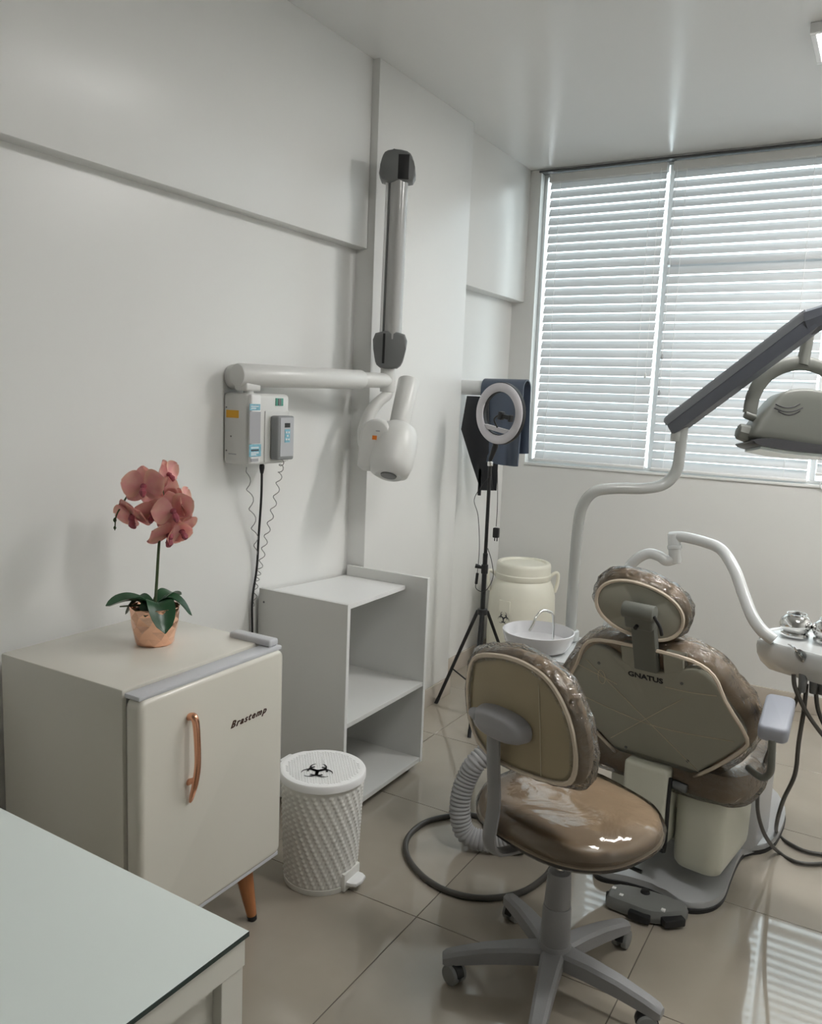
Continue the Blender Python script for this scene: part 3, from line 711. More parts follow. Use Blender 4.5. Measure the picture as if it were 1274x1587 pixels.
hc = sc - sn*0.02
Mhf = frame(hc, sn, td)
ho_ = [(math.cos(R(a))*.062, math.sin(R(a))*.062) for a in range(0, 181, 12)] + [(-.066, -.05), (-.064, -.13), (-.045, -.145), (.045, -.145), (.064, -.13), (.066, -.05)]
hubm = NB(); cushion(hubm, ho_, [(.004, 0), (0, .06), (.002, .088), (.008, .096), (.014, .098)], Mhf)
hub = obj('side_hub', hubm, 'xr_white', th)
hs = hc + sn*0.0985; Mh = frame(hs, sn, td)
obj('warning_sticker', box(NB(), -.010, .008, -.020, -.004, -.0005, .0012, 0, 1, Mh), 'label_red', hub, smooth=False)
obj('maker_mark', box(NB(), .002, .018, .012, .017, -.0005, .0010, 0, 1, Mh), 'label_grey', hub, smooth=False)
# mains lead
pw = at(406, 722, x=BXF-0.03)
cord = NB(); lathe(cord, [(0, 0), (.006, 0), (.009, -.004), (.009, -.014), (.006, -.030), (.004, -.034), (0, -.034)][::-1], Matrix.Translation(pw+Vector((0, 0, 0.006))), 12)
lead = [pw, at(405, 770, x=-1.89), at(401, 830, x=-1.925), at(398, 880, x=-1.94), at(391, 930, x=-1.94), at(391, 975, x=-1.942), at(391, 1000, x=-1.942)]
tube(cord, lead, 0.0042, 8, 6)
obj('power_lead', cord, 'black', xr)
def coil(bm, path, turns, rad, r, seg=6, stepsper=8):
    P_ = smooth_path(path, 12); N = turns*stepsper; out = []
    for i in range(N+1):
        t = i/N*(len(P_)-1); k = min(int(t), len(P_)-2); p = P_[k].lerp(P_[k+1], t-k)
        T = (P_[k+1]-P_[k]).normalized(); U = Vector((0.8, -0.6, 0)); U = (U-T*U.dot(T)).normalized(); V = T.cross(U)
        a = 2*PI*i/stepsper; e = min(1, i/stepsper, (N-i)/stepsper)
        out.append(p+(U*math.cos(a)+V*math.sin(a))*rad*e)
    return tube(bm, out, r, seg)
cw = NB(); coil(cw, [at(382, 724, x=-1.88), at(388, 770, x=-1.91), at(394, 820, x=-1.93), at(398, 860, x=-1.935)], 5, 0.010, 0.0016); obj('coiled_wire', cw, 'cord_grey', xr)
# corded hand switch hung on the control box
ha, hb_ = at(421, 644, x=BXF+0.010), at(445, 711, x=BXF+0.010)
hs_ = thing('hand_switch', 'grey corded hand switch hanging on the x-ray control box', 'remote control', (BXF+0.020, (ha.y+hb_.y)/2, hb_.z))
obj('case', box(NB(), BXF+0.0045, BXF+0.040, ha.y, hb_.y, hb_.z, ha.z, 0.007, 3), 'handset', hs_)
HF = BXF+0.040
obj('front_plate', box(NB(), HF-0.001, HF+0.002, ha.y+0.010, hb_.y-0.006, hb_.z+0.012, ha.z-0.006, 0.001, 1), 'handset_face', hs_)
yc, zm, hh = (ha.y+hb_.y)/2+0.002, hb_.z, ha.z-hb_.z
obj('display', box(NB(), HF+0.0015, HF+0.003, yc-.014, yc+.014, zm+hh*.74, zm+hh*.84), 'black', hs_, smooth=False)
kp = obj('keypad', box(NB(), HF+0.0015, HF+0.003, yc-.014, yc+.014, zm+hh*.40, zm+hh*.70), 'label_blue', hs_, smooth=False)
for kx, kz in ((-.006, .63), (.006, .63), (0, .55), (-.006, .47), (.006, .47)):
    obj('key', box(NB(), HF+0.003, HF+0.0042, yc+kx-.004, yc+kx+.004, zm+hh*kz-.003, zm+hh*kz+.003), 'label_white', kp, smooth=False)
obj('trigger', box(NB(), HF-0.03, HF-0.008, hb_.y-0.001, hb_.y+0.006, zm+hh*.08, zm+hh*.40, 0.002, 1), 'black', hs_)
cw = NB(); coil(cw, [Vector((BXF+0.022, yc, zm+0.002)), at(434, 735, x=-1.87), at(424, 785, x=-1.90), at(412, 835, x=-1.92), at(403, 880, x=-1.935), at(397, 905, x=-1.94), at(393, 940, x=-1.942)], 15, 0.0085, 0.0016); obj('coiled_cord', cw, 'cord_grey', hs_)

# ================================================================== STORAGE DRUM
dx_, dy_, DH = -1.728, 4.26, 0.625
dr = thing('plastic_drum', 'cream plastic drum with screw lid and biohazard symbol in the corner', 'drum', (dx_, dy_, 0))
MDr = Matrix.Translation((dx_, dy_, 0))
prof = [(0, 0), (.165, 0), (.178, .012), (.184, .05), (.187, .20), (.187, .36), (.183, .44), (.170, .495), (.152, .528), (.146, .535), (0, .535)]
def drum_r(z):
    for (r1, z1), (r2, z2) in zip(prof[1:], prof[2:]):
        if z1 <= z <= z2 and z2 > z1: return r1+(r2-r1)*(z-z1)/(z2-z1)
    return .187
body = obj('body', lathe(NB(), prof, MDr, 56), 'drum', dr)
obj('neck_ring', lathe(NB(), [(0, .530), (.152, .530), (.156, .536), (.156, .560), (.152, .565), (0, .565)], MDr, 48), 'drum', dr)
obj('lid', lathe(NB(), [(0, .560), (.148, .560), (.152, .564), (.152, .605), (.149, .618), (.142, .624), (.128, .624), (.122, .614), (.05, .612), (0, .612)], MDr, 56), 'drum', dr)
for s in (0, PI):
    a = math.atan2(rt.y, rt.x)+s
    d_ = Vector((math.cos(a), math.sin(a), 0)); c = Vector((dx_, dy_, 0))
    hm = NB(); tube(hm, [c+d_*.150+Vector((0, 0, .54)), c+d_*.178+Vector((0, 0, .565)), c+d_*.196+Vector((0, 0, .555)), c+d_*.194+Vector((0, 0, .50)), c+d_*.182+Vector((0, 0, .455))], 0.010, 8, 4)
    obj('handle', hm, 'drum', dr)
tc_ = at(784, 957, y=4.10)
ang0 = math.atan2(tc_.y-dy_, tc_.x-dx_)
def wrapd(v):
    z = tc_.z+v.y; r = drum_r(z)+0.0004+v.z; a = ang0+v.x/.187
    return Vector((dx_+math.cos(a)*r, dy_+math.sin(a)*r, z))
bz = NB(); biohazard(bz, 0.040, None, 0.0006, wrapd); obj('biohazard_symbol', bz, 'ink', body, smooth=False)
def wrap2(v):
    r = drum_r(v.z)+v.x; a = ang0+v.y/.187
    return Vector((dx_+math.cos(a)*r, dy_+math.sin(a)*r, v.z))
rp = NB(); box(rp, -0.003, 0.003, -0.035, 0.035, 0.36, 0.43, 0.002, 1)
for v in rp.verts: v.co = wrap2(v.co)
obj('raised_plate', rp, 'drum', body)

# ================================================================== APRON HANGER AND LEAD APRON
HY = 3.915
hz_ = at(708, 600, x=XREC2).z
hr = 0.038
hang = thing('apron_hanger', 'white cylinder hanger sticking out of the wall above the drum', 'hanger', (XREC2, HY, hz_))
hm = NB(); cyl(hm, (XREC2+0.001, HY, hz_), (-1.72, HY, hz_), hr, seg=32, bev=0.01); obj('bar', hm, 'white_plastic', hang)
hm = NB(); cyl(hm, (XREC2+0.0005, HY, hz_), (XREC2+0.010, HY, hz_), hr+0.003, seg=32, bev=0.002); obj('wall_plate', hm, 'white_plastic', hang)
apn = thing('lead_apron', 'navy blue lead apron draped over the white wall hanger', 'apron', (-1.80, HY, hz_-0.38))
xa0, xa1 = at(752, 600, y=HY).x, at(809, 640, y=HY-0.05).x
def drape(x0, x1, zf, zb, amp, rr, th, wav):
    """sheet over the bar: front side hangs to zf, back side to zb"""
    bm = NB(); NX = 22; prof_ = []
    n1 = 16
    for k in range(n1): prof_.append((-rr, zf+(hz_-zf)*k/n1, 1-k/n1))
    for k in range(13):
        a = PI-PI*k/12; prof_.append((rr*math.cos(a), hz_+rr*math.sin(a), 0))
    for k in range(1, n1+1): prof_.append((rr, hz_-(hz_-zb)*k/n1, -k/n1))
    rows = []
    for i in range(NX+1):
        u = i/NX; x = x0+(x1-x0)*u; row = []
        for (yy, zz, s) in prof_:
            w = amp*abs(s)*math.sin(u*wav+0.6+s*0.6)+0.4*amp*abs(s)*math.sin(u*wav*2.1)
            curl = 0.012*abs(s)*(math.exp(-((1-u)/.06)**2))
            x2 = x - 0.006*s*s*math.sin(3*u) if s > 0 else x
            row.append(bm.verts.new((x2, HY+yy+w-(curl if s > 0 else -curl), zz+(0.006*math.sin(u*6) if abs(s) > .95 else 0))))
        rows.append(row)
    for a, b in zip(rows, rows[1:]):
        for k in range(len(prof_)-1): bm.faces.new((a[k], a[k+1], b[k+1], b[k]))
    bmesh.ops.recalc_face_normals(bm, faces=bm.faces)
    bmesh.ops.solidify(bm, geom=list(bm.faces), thickness=th)
    return bm
zf = at(800, 722, y=HY-0.06).z
obj('front_panel', drape(xa0, xa1, zf, zf+0.06, 0.014, hr+0.012, 0.007, 9.0), 'apron', apn, ang=70)
xb0, zb0 = at(727, 640, y=HY-0.02).x, at(745, 755, y=HY).z
sd_ = NB()
Mside = Matrix(((1, 0, 0, 0), (0, 0, 1, HY-0.048), (0, 1, 0, 0), (0, 0, 0, 1)))
out_ = [(xb0, hz_-0.043), (xa0+0.05, hz_-0.043), (xa0+0.07, hz_-0.35), (at(772, 754, y=HY).x, zb0-0.005), (at(752, 757, y=HY).x, zb0-0.01), (at(738, 715, y=HY).x, at(738, 715, y=HY).z), (at(722, 665, y=HY).x, at(722, 665, y=HY).z)]
prism(sd_, out_, -0.012, 0.010, Mside, 0.005, 2); obj('shoulder_flap', sd_, 'apron_dark', apn, ang=60)
tl = NB()
for k, (px, py, w) in enumerate(((745, 738, .018), (766, 730, .034))):
    a = at(px, py, y=HY-.05); box(tl, a.x-w/2, a.x+w/2, HY-0.060+k*.01, HY-0.052+k*.01, a.z-0.10, a.z+0.04, 0.002, 1)
obj('strap', tl, 'apron_dark', apn)

# ================================================================== RING LIGHT ON TRIPOD
tx, ty = -1.602, 3.470
rl = thing('ring_light', 'ring light with phone holder on a thin black tripod stand', 'ring light', (tx, ty, 0))
hubz = at(749, 948, y=ty).z
topz = at(757, 712, y=ty).z
TP = Vector((tx, ty, 0))
m_ = NB(); tube(m_, [TP+Vector((0, 0, .10)), TP+Vector((0, 0, .80))], 0.0115, 12); obj('lower_pole', m_, 'black', rl)
m_ = NB(); tube(m_, [TP+Vector((0, 0, .72)), TP+Vector((0, 0, topz))], 0.0085, 12); obj('upper_pole', m_, 'black', rl)
cz = at(752, 882, y=ty).z
m_ = NB(); cyl(m_, TP+Vector((0, 0, cz-.022)), TP+Vector((0, 0, cz+.022)), 0.016, seg=16, bev=.003); col_ = obj('collar', m_, 'black', rl)
m_ = NB(); cyl(m_, TP+Vector((-.012, -.004, cz+.006)), TP+Vector((-.042, -.014, cz+.012)), 0.007, 0.011, 12); obj('clamp_knob', m_, 'black', col_)
m_ = NB(); cyl(m_, TP+Vector((0, 0, hubz-.014)), TP+Vector((0, 0, hubz+.014)), 0.024, seg=16, bev=.004); obj('hub', m_, 'black', rl)
m_ = NB(); cyl(m_, TP+Vector((0, 0, .13)), TP+Vector((0, 0, .155)), 0.018, seg=16, bev=.004); obj('slider', m_, 'black', rl)
f0 = Vector((-1.845, 3.512, 0.008)); v0 = f0-TP; v0.z = 0; Rl = v0.length; a0 = math.atan2(v0.y, v0.x)
for k, da in enumerate((0, R(118), R(242))):
    a = a0+da; d_ = Vector((math.cos(a), math.sin(a), 0)); rr = Rl if k == 0 else 0.25
    foot = TP+d_*rr+Vector((0, 0, .008)); top_ = TP+d_*.026+Vector((0, 0, hubz))
    m_ = NB(); tube(m_, [top_, foot], 0.0072, 8, flat=(1.2, .8)); lg = obj('leg', m_, 'black', rl)
    m_ = NB(); tube(m_, [foot+(top_-foot)*.05, foot-Vector((0, 0, .008))+d_*.004], 0.0095, 8); obj('foot_tip', m_, 'black_soft', lg)
    m_ = NB(); tube(m_, [TP+d_*.012+Vector((0, 0, .142)), top_.lerp(foot, .62)], 0.0040, 6); obj('brace', m_, 'black', lg)
rc = at(774, 641, y=ty-0.02)
rn = ((CAM-rc).normalized() + rt*(-0.98) + up*0.02).normalized()
ru = up*1.0 + rt*0.42
MR = frame(rc, rn, ru)
Rr, rw = 0.118, 0.0195
ringp = [(Rr-rw, -.006), (Rr-rw, .006), (Rr-rw*.6, .013), (Rr, .0155), (Rr+rw*.6, .013), (Rr+rw, .006), (Rr+rw, -.006)]
def annulus(bm, prof, M, seg=64):
    rings = [[bm.verts.new((math.cos(2*PI*k/seg)*r, math.sin(2*PI*k/seg)*r, z)) for k in range(seg)] for r, z in prof]
    new = [v for q in rings for v in q]
    for i in range(len(rings)):
        a, b = rings[i], rings[(i+1) % len(rings)]
        for k in range(seg): bm.faces.new((a[k], a[(k+1) % seg], b[(k+1) % seg], b[k]))
    bmesh.ops.transform(bm, matrix=M, verts=new); return bm
rg = obj('ring_diffuser', annulus(NB(), ringp, MR), 'ring', rl)
obj('ring_back', annulus(NB(), [(Rr-rw-.003, -.018), (Rr-rw-.003, -.0005), (Rr+rw+.003, -.0005), (Rr+rw+.003, -.018)], MR), 'black', rg)
m_ = NB(); prism(m_, [(-.075, -.062), (-.055, -.082), (.055, -.082), (.075, -.062)], -.014, .006, MR, .002, 1); obj('control_bar', m_, 'ring', rg)
gn = [MR @ Vector((0.005, -.066, .0)), MR @ Vector((.002, -.03, .03)), MR @ Vector((.03, -.005, .045)), MR @ Vector((.060, .004, .04))]
m_ = NB(); tube(m_, gn, 0.0042, 8, 6); obj('gooseneck', m_, 'black', rl)
m_ = NB(); box(m_, .045, .115, -.010, .010, .034, .050, .003, 2, MR); box(m_, .040, .060, -.018, .018, .030, .056, .003, 2, MR); box(m_, .105, .118, -.016, .014, .036, .060, .003, 2, MR); obj('phone_clamp', m_, 'black', rl)
bc = MR @ Vector((0, -(Rr+rw), -.008))
m_ = NB(); tube(m_, [bc+Vector((0, 0, .01)), bc-Vector((0, 0, .012)), TP+Vector((0, 0, topz))], [.012, .014, .010], 12); obj('tilt_joint', m_, 'black', rl)
m_ = NB(); cyl(m_, TP+Vector((0, 0, topz-.03)), TP+Vector((0, 0, topz-.008)), .013, seg=14, bev=.003); obj('mount_screw', m_, 'steel', rl)
yk_ = ty-0.012
w1 = [at(762, 735, y=yk_), at(748, 752, y=yk_), at(735, 774, y=yk_), at(741, 800, y=yk_), at(743, 850, y=yk_), at(739, 895, y=yk_), at(738, 912, y=yk_), at(752, 916, y=yk_-.01), at(764, 895, y=yk_-.01), at(762, 870, y=yk_-.01), at(756, 850, y=yk_)]
m_ = NB(); tube(m_, w1, 0.0017, 6, 6); cb_ = obj('cable', m_, 'black', rl)
a_, b_ = at(740, 888, y=yk_), at(738, 905, y=yk_); m_ = NB(); cyl(m_, a_, b_, .007, seg=10, bev=.002); obj('inline_switch', m_, 'black', cb_)
w2 = [at(771, 730, y=yk_), at(771, 780, y=yk_), at(769, 816, y=yk_)]
m_ = NB(); tube(m_, w2, 0.0017, 6, 4); cb_ = obj('cable', m_, 'black', rl)
c_ = at(769, 826, y=yk_); m_ = NB(); box(m_, c_.x-.014, c_.x+.014, c_.y-.011, c_.y+.011, c_.z-.022, c_.z+.024, .004, 2)
for s in (-.006, .006): cyl(m_, c_+Vector((s, 0, -.022)), c_+Vector((s, 0, -.038)), .0025, seg=8)
obj('usb_plug', m_, 'black', cb_)

# ================================================================== WATER UNIT WITH SPITTOON
ux, uy = -0.965, 2.79
un = thing('water_unit', 'pale grey dental water unit behind the stool carrying the spittoon', 'dental unit', (ux, uy, 0))
obj('body', prism(NB(), rrect(0.24, 0.32, 0.06, 6), 0.022, 0.585, Matrix.Translation((ux, uy, 0)), 0.02, 3), 'unit_white', un)
obj('foot', prism(NB(), rrect(0.26, 0.34, 0.065, 6), 0.0, 0.024, Matrix.Translation((ux, uy, 0)), 0.004, 1), 'black', un)
obj('top_shelf', prism(NB(), rrect(0.30, 0.34, 0.07, 6), 0.585, 0.625, Matrix.Translation((ux+0.02, uy+0.03, 0)), 0.014, 3), 'unit_white', un)
bc_ = at(834, 988, d=2.98); bc_.z = 0.682
bw = NB(); Mb = Matrix.Translation((bc_.x, bc_.y, bc_.z-0.055))
lathe(bw, [(0, .0), (.070, .0), (.104, .008), (.120, .030), (.128, .062), (.129, .070), (.125, .071), (.122, .062), (.111, .030), (.085, .017), (.04, .010), (0, .008)], Mb, 56)
obj('spittoon_bowl', bw, 'bowl', un)
fc = [at(858, 972, d=2.99), at(858, 958, d=2.99), at(851, 948, d=2.98), at(840, 947, d=2.97), at(831, 956, d=2.95), at(826, 968, d=2.94), at(820, 978, d=2.93)]
fc[0].z = 0.62
m_ = NB(); tube(m_, fc, 0.0048, 10, 5); obj('rinse_spout', m_, 'steel', un)
m_ = NB(); lathe(m_, [(0, .008), (.03, .008), (.03, .012), (.015, .016), (0, .017)], Mb, 20); obj('drain_strainer', m_, 'steel', un)
m_ = NB(); cyl(m_, (bc_.x, bc_.y, 0.60), (bc_.x, bc_.y, 0.628), 0.06, seg=28); obj('bowl_stand', m_, 'unit_white', un)
pole_y = 2.93
# ================================================================== OPERATING LIGHT
pb0 = at(884, 985, y=pole_y)
lt = thing('operating_light', 'dental operating light on a bent grey pole with dark swing arm', 'dental light', (pb0.x, pb0.y, 0.60))
pp = [Vector((pb0.x, pole_y, 0.63)), at(889, 900, y=pole_y), at(896, 815, y=pole_y), at(904, 782, y=pole_y), at(922, 762, y=pole_y+.01), at(955, 757, y=pole_y+.04), at(1000, 757, y=pole_y+.09), at(1030, 750, y=pole_y+.13), at(1048, 730, y=pole_y+.15), at(1054, 700, y=pole_y+.15), at(1059, 655, y=pole_y+.15)]
m_ = NB(); tube(m_, pp, 0.0205, 16, 6); obj('pole', m_, 'pole', lt)
m_ = NB(); cyl(m_, (pb0.x, pole_y, 0.626), (pb0.x, pole_y, 0.665), 0.032, seg=24, bev=.005); obj('pole_socket', m_, 'unit_white', lt)
LA0, LA1 = at(1052, 652, y=pole_y+.15), at(1266, 490, y=pole_y+.02)
la = (LA1-LA0).normalized()
Mla = frame(LA0, la, (0, 0, 1))
sec = [(-.026, -.038), (.026, -.038), (.031, -.030), (.031, .010), (-.031, .010), (-.031, -.030)]
LL = (LA1-LA0).length
m_ = NB(); cushion(m_, sec, [(.016, -.040), (.006, -.034), (0, -.022), (0, LL-.01), (.006, LL)], Mla); sa_ = obj('swing_arm', m_, 'arm_dark', lt)
m_ = NB(); cushion(m_, [(-.034, .002), (.034, .002), (.032, .022), (.026, .033), (.017, .038), (-.017, .038), (-.026, .033), (-.032, .022)], [(.020, -.044), (.010, -.041), (.002, -.032), (0, -.020), (0, LL-.02), (.004, LL-.012)], Mla); obj('arm_cover', m_, 'arm_dark_lit', sa_)
m_ = NB(); cyl(m_, LA0-Vector((0, 0, .075)), LA0-Vector((0, 0, .03)), .024, seg=20, bev=.003); obj('arm_pivot', m_, 'pole', lt)
LB = LA1+Vector((.30, .02, -.06))
m_ = NB(); tube(m_, [LA1-la*.03, LA1+la*.03+Vector((.03, 0, -.01)), LB], [.042, .040, .036], 8, 1); obj('arm_end', m_, 'arm_dark', lt)
hdep = 2.88
def lp_(px, py, o=0.0): return at(px, py, d=hdep+o)
m_ = NB(); tube(m_, [lp_(1256, 500), lp_(1249, 540), lp_(1243, 566)], [.019, .020, .021], 14, 3); obj('drop_stem', m_, 'lamp_body', lt)
yp = [lp_(1162, 640), lp_(1168, 612), lp_(1184, 586), lp_(1210, 569), lp_(1243, 563), lp_(1276, 572), lp_(1300, 594), lp_(1312, 622), lp_(1316, 648)]
m_ = NB(); tube(m_, yp, 0.020, 12, 5, flat=(0.55, 1.25), ref=-fw); obj('yoke', m_, 'lamp_body', lt)
hl = [(1158, 680), (1160, 664), (1172, 645), (1186, 628), (1202, 612), (1222, 606), (1248, 606), (1276, 614), (1298, 636), (1312, 668), (1318, 696), (1290, 702), (1240, 694), (1200, 686)]
LC = lp_(1240, 660); Mlh = frame(LC, -fw, up)
def l2(px, py):
    v = Mlh.inverted() @ lp_(px, py); return (v.x, v.y)
m_ = NB(); cushion(m_, smooth_outline([l2(*p) for p in hl], 4), [(.030, -.075), (.010, -.065), (0, -.045), (0, .046), (.003, .054), (.008, .059), (.016, .062), (.05, .064)], Mlh)
lh = obj('lamp_head', m_, 'lamp_body', lt, ang=60)
rim = [(1155, 684), (1175, 682), (1200, 684), (1250, 691), (1318, 699), (1321, 707), (1270, 706), (1220, 702), (1175, 695), (1157, 690)]
m_ = NB(); cushion(m_, smooth_outline([l2(*p) for p in rim], 3), [(.004, -.085), (0, -.08), (0, .070), (.004, .074)], Mlh); obj('lens_rim', m_, 'lamp_dark', lh)
m_ = NB(); cushion(m_, [l2(*p) for p in [(1168, 694), (1215, 701), (1270, 706), (1318, 709), (1318, 712), (1262, 710), (1200, 705), (1166, 698)]], [(.0, -.07), (0, .060)], Mlh); obj('lens', m_, 'glass_top', lh)
for k, (w_, py) in enumerate(((19, 632), (22, 638), (17, 643))):
    pts = [lp_(1222+dx+(k-1)*1, py+(-abs(dx/w_)**2*6), -.0635) for dx in (-w_, -w_*.5, 0, w_*.5, w_)]
    m_ = NB(); tube(m_, pts, .0022, 6, 3); obj('vent_slot', m_, 'lamp_dark', lh)
m_ = NB(); cyl(m_, lp_(1172, 676), lp_(1143, 668), .034, .028, 8, .006); obj('grip_knob', m_, 'lamp_body', lt)
m_ = NB(); cyl(m_, lp_(1170, 648), lp_(1154, 642), .014, .014, 12, .003); obj('pivot_pin', m_, 'lamp_body', lt)

# ================================================================== DELIVERY ARM WITH INSTRUMENT TRAY
dl = thing('delivery_unit', 'instrument tray on a jointed pale arm over the dental chair', 'dental unit', (ux+0.15, uy+0.1, 0.60))
q1 = [at(952, 925, d=3.02), at(968, 890, d=3.02), at(985, 868, d=3.00), at(1005, 858, d=2.98), at(1022, 862, d=2.96), at(1033, 869, d=2.95), at(1046, 866, d=2.94)]
q1 = [Vector((ux+0.13, uy+0.06, 0.627)), at(945, 960, d=3.03)] + q1
m_ = NB(); tube(m_, q1, 0.019, 14, 6); obj('lower_arm', m_, 'unit_white', dl)
jb = at(1047, 868, d=2.94); jt = at(1044, 828, d=2.94)
m_ = NB(); cyl(m_, jb-Vector((0, 0, .012)), jt+Vector((0, 0, .004)), .0215, seg=20, bev=.004); cyl(m_, jb+(jt-jb)*.42, jb+(jt-jb)*.58, .025, seg=20, bev=.003); obj('arm_joint', m_, 'unit_white', dl)
q2 = [jt+Vector((-.012, 0, -.012)), at(1058, 832, d=2.92), at(1092, 840, d=2.84), at(1118, 852, d=2.76), at(1138, 882, d=2.68), at(1152, 920, d=2.62), at(1166, 955, d=2.56), at(1182, 978, d=2.52), at(1200, 992, d=2.50)]
m_ = NB(); tube(m_, q2, 0.019, 14, 6); obj('upper_arm', m_, 'unit_white', dl)
tz = 0.815
ta, tb_ = at(1188, 985, z=tz), at(1228, 1015, z=tz)
tc0 = at(1196, 975, z=tz); tn = at(1232, 1014, z=tz)
e1 = Vector((0.96, -0.28, 0)).normalized(); e2 = Vector((0.28, 0.96, 0))
o_t = tc0
def tq(a, b): return (o_t.x+e1.x*a+e2.x*b, o_t.y+e1.y*a+e2.y*b)
outl = [tq(-.012, .02), tq(-.014, -.05), tq(.02, -.125), tq(.06, -.160), tq(.46, -.185), tq(.48, -.15), tq(.48, .10), tq(.44, .13), tq(.05, .10), tq(.01, .07)]
outl = smooth_outline(outl, 4)
m_ = NB(); cushion(m_, outl, [(.045, tz-.092), (.018, tz-.070), (.004, tz-.045), (0, tz-.020), (.002, tz-.006), (.010, tz), (.022, tz), (.026, tz-.004)]); obj('tray', m_, 'unit_white', dl)
# handpiece holders, film covered syringe and hoses beneath
for px, py in ((1245, 1050), (1262, 1052), (1276, 1054)):
    c = at(px, py, z=tz-.085)
    m_ = NB(); cyl(m_, c+Vector((0, 0, .012)), c-Vector((0, 0, .045)), .014, .010, 12, .002); obj('handpiece_holder', m_, 'xr_dark', dl)
sy = [at(1224, 1000, z=tz+.004), at(1232, 1006, z=tz+.006), at(1238, 1018, z=tz-.015), at(1245, 1032, z=tz-.06)]
m_ = NB(); tube(m_, [at(1222, 999, z=tz+.004), at(1231, 1004, z=tz+.010), at(1238, 1014, z=tz-.005)], .0028, 8, 4); obj('syringe_tip', m_, 'steel', dl)
m_ = NB(); tube(m_, [at(1238, 1012, z=tz-.0), at(1246, 1022, z=tz-.03), at(1247, 1040, z=tz-.07)], [.012, .017, .014], 10, 4); obj('syringe_sleeve', m_, 'film', dl)
m_ = NB(); tube(m_, [at(1240, 1014, z=tz-.005), at(1246, 1024, z=tz-.03), at(1247, 1042, z=tz-.07)], [.006, .009, .008], 10, 4); obj('syringe', m_, 'steel', dl)
g1 = tz-.10
hoses = [
 [at(1230, 1045, d=2.45), at(1232, 1065, d=2.45), at(1245, 1095, d=2.46), at(1262, 1122, d=2.47), at(1285, 1150, d=2.48), at(1330, 1190, d=2.5)],
 [at(1243, 1050, d=2.46), at(1236, 1080, d=2.47), at(1218, 1118, d=2.50), at(1196, 1155, d=2.55), at(1183, 1190, d=2.58), at(1175, 1225, d=2.62), at(1175, 1260, d=2.68), at(1186, 1295, d=2.74)],
 [at(1250, 1060, d=2.47), at(1246, 1100, d=2.48), at(1238, 1150, d=2.50), at(1232, 1200, d=2.52), at(1214, 1240, d=2.60), at(1204, 1275, d=2.72)],
 [at(1264, 1060, d=2.45), at(1266, 1090, d=2.46), at(1272, 1112, d=2.47), at(1290, 1150, d=2.48)]]
hoses[1] += [at(1206, 1320, z=.008), at(1235, 1336, z=.008), at(1275, 1338, z=.008), at(1330, 1325, z=.008)]
hoses[2] += [at(1205, 1292, z=.010), at(1225, 1308, z=.008), at(1260, 1322, z=.008), at(1330, 1328, z=.008)]
for h in hoses:
    m_ = NB(); tube(m_, h, 0.0065, 8, 6); obj('hose', m_, 'hose', dl)
# steel cups on the tray
for k, (px, py, lab) in enumerate(((1232, 985, 'round steel cup with narrow mouth on the instrument tray, whole in view'), (1283, 995, 'round steel cup on the instrument tray, cut by the photo edge'))):
    c = at(px, py, z=tz)
    cu = thing('steel_cup', lab, 'cup', (c.x, c.y, tz+.0005), 0, 'steel cups on the instrument tray')
    Mc = Matrix.Translation((c.x, c.y, tz+.0005))
    obj('bowl', lathe(NB(), [(0, .012), (.030, .010), (.043, .020), (.049, .036), (.044, .053), (.032, .063), (.028, .066), (.030, .071), (.027, .071), (.025, .065), (.030, .060), (.042, .048), (.045, .036), (.036, .018), (0, .016)], Mc, 40), 'steel', cu)
    obj('foot_ring', lathe(NB(), [(0, 0), (.042, 0), (.043, .004), (.041, .012), (.030, .014), (0, .014)], Mc, 40), 'steel', cu)

# ================================================================== DENTAL CHAIR
CA = R(8); CO = Vector((-0.548, 2.55, 0))
ch = thing('dental_chair', 'beige dental chair wrapped in clear plastic seen from behind', 'dental chair', CO, -CA)
MCH = RM[ch]
LEAN = R(20)
# matrix of the backrest plane: local x right, y up the back, z towards the rear (camera)
MB = MCH @ Matrix.Translation((0, 0, 0.36)) @ Matrix(((1, 0, 0, 0), (0, -math.sin(LEAN), -math.cos(LEAN), 0), (0, math.cos(LEAN), -math.sin(LEAN), 0), (0, 0, 0, 1)))
half = [(0.0, .008), (.071, .012), (.125, .05), (.18, .105), (.25, .185), (.283, .245), (.272, .295), (.232, .355), (.205, .405), (.172, .440), (.135, .446), (.09, .425), (.045, .405), (0.0, .400)]
shell = smooth_outline([(x, y) for x, y in mirror(half)], 3)
m_ = NB(); cushion(m_, shell, [(.012, -.020), (.002, -.012), (0, -.002), (.004, .004), (.012, .007)], MB); bs = obj('back_shell', m_, 'chair_shell', ch)
halfc = [(0.0, -.005), (.09, .0), (.17, .045), (.24, .115), (.288, .195), (.302, .260), (.288, .318), (.243, .385), (.200, .435), (.150, .468), (.07, .480), (0, .480)]
cush = smooth_outline(mirror(halfc), 3)
m_ = NB(); cushion(m_, cush, [(.05, -.100), (.02, -.094), (.003, -.078), (0, -.055), (.014, -.032), (.030, -.020)], MB); obj('back_cushion', m_, 'beige_vinyl', ch)
def wrinkle(amp, sc, seed):
    def f(v):
        n = noise.noise(v*sc+Vector((seed, 0, 0)))+0.5*noise.noise(v*sc*2.3+Vector((0, seed, 0)))
        return v+v.normalized()*n*amp
    return f
m_ = NB(); cushion(m_, cush, [(.03, -.108), (.008, -.102), (-.010, -.082), (-.013, -.052), (-.004, -.014), (.022, .000), (.036, .004)], MB, wrinkle(.010, 22, 3.0))
bmesh.ops.delete(m_, geom=[f for f in m_.faces if len(f.verts) == 3], context='FACES')
obj('plastic_cover', m_, 'film', ch, label='clear plastic film')
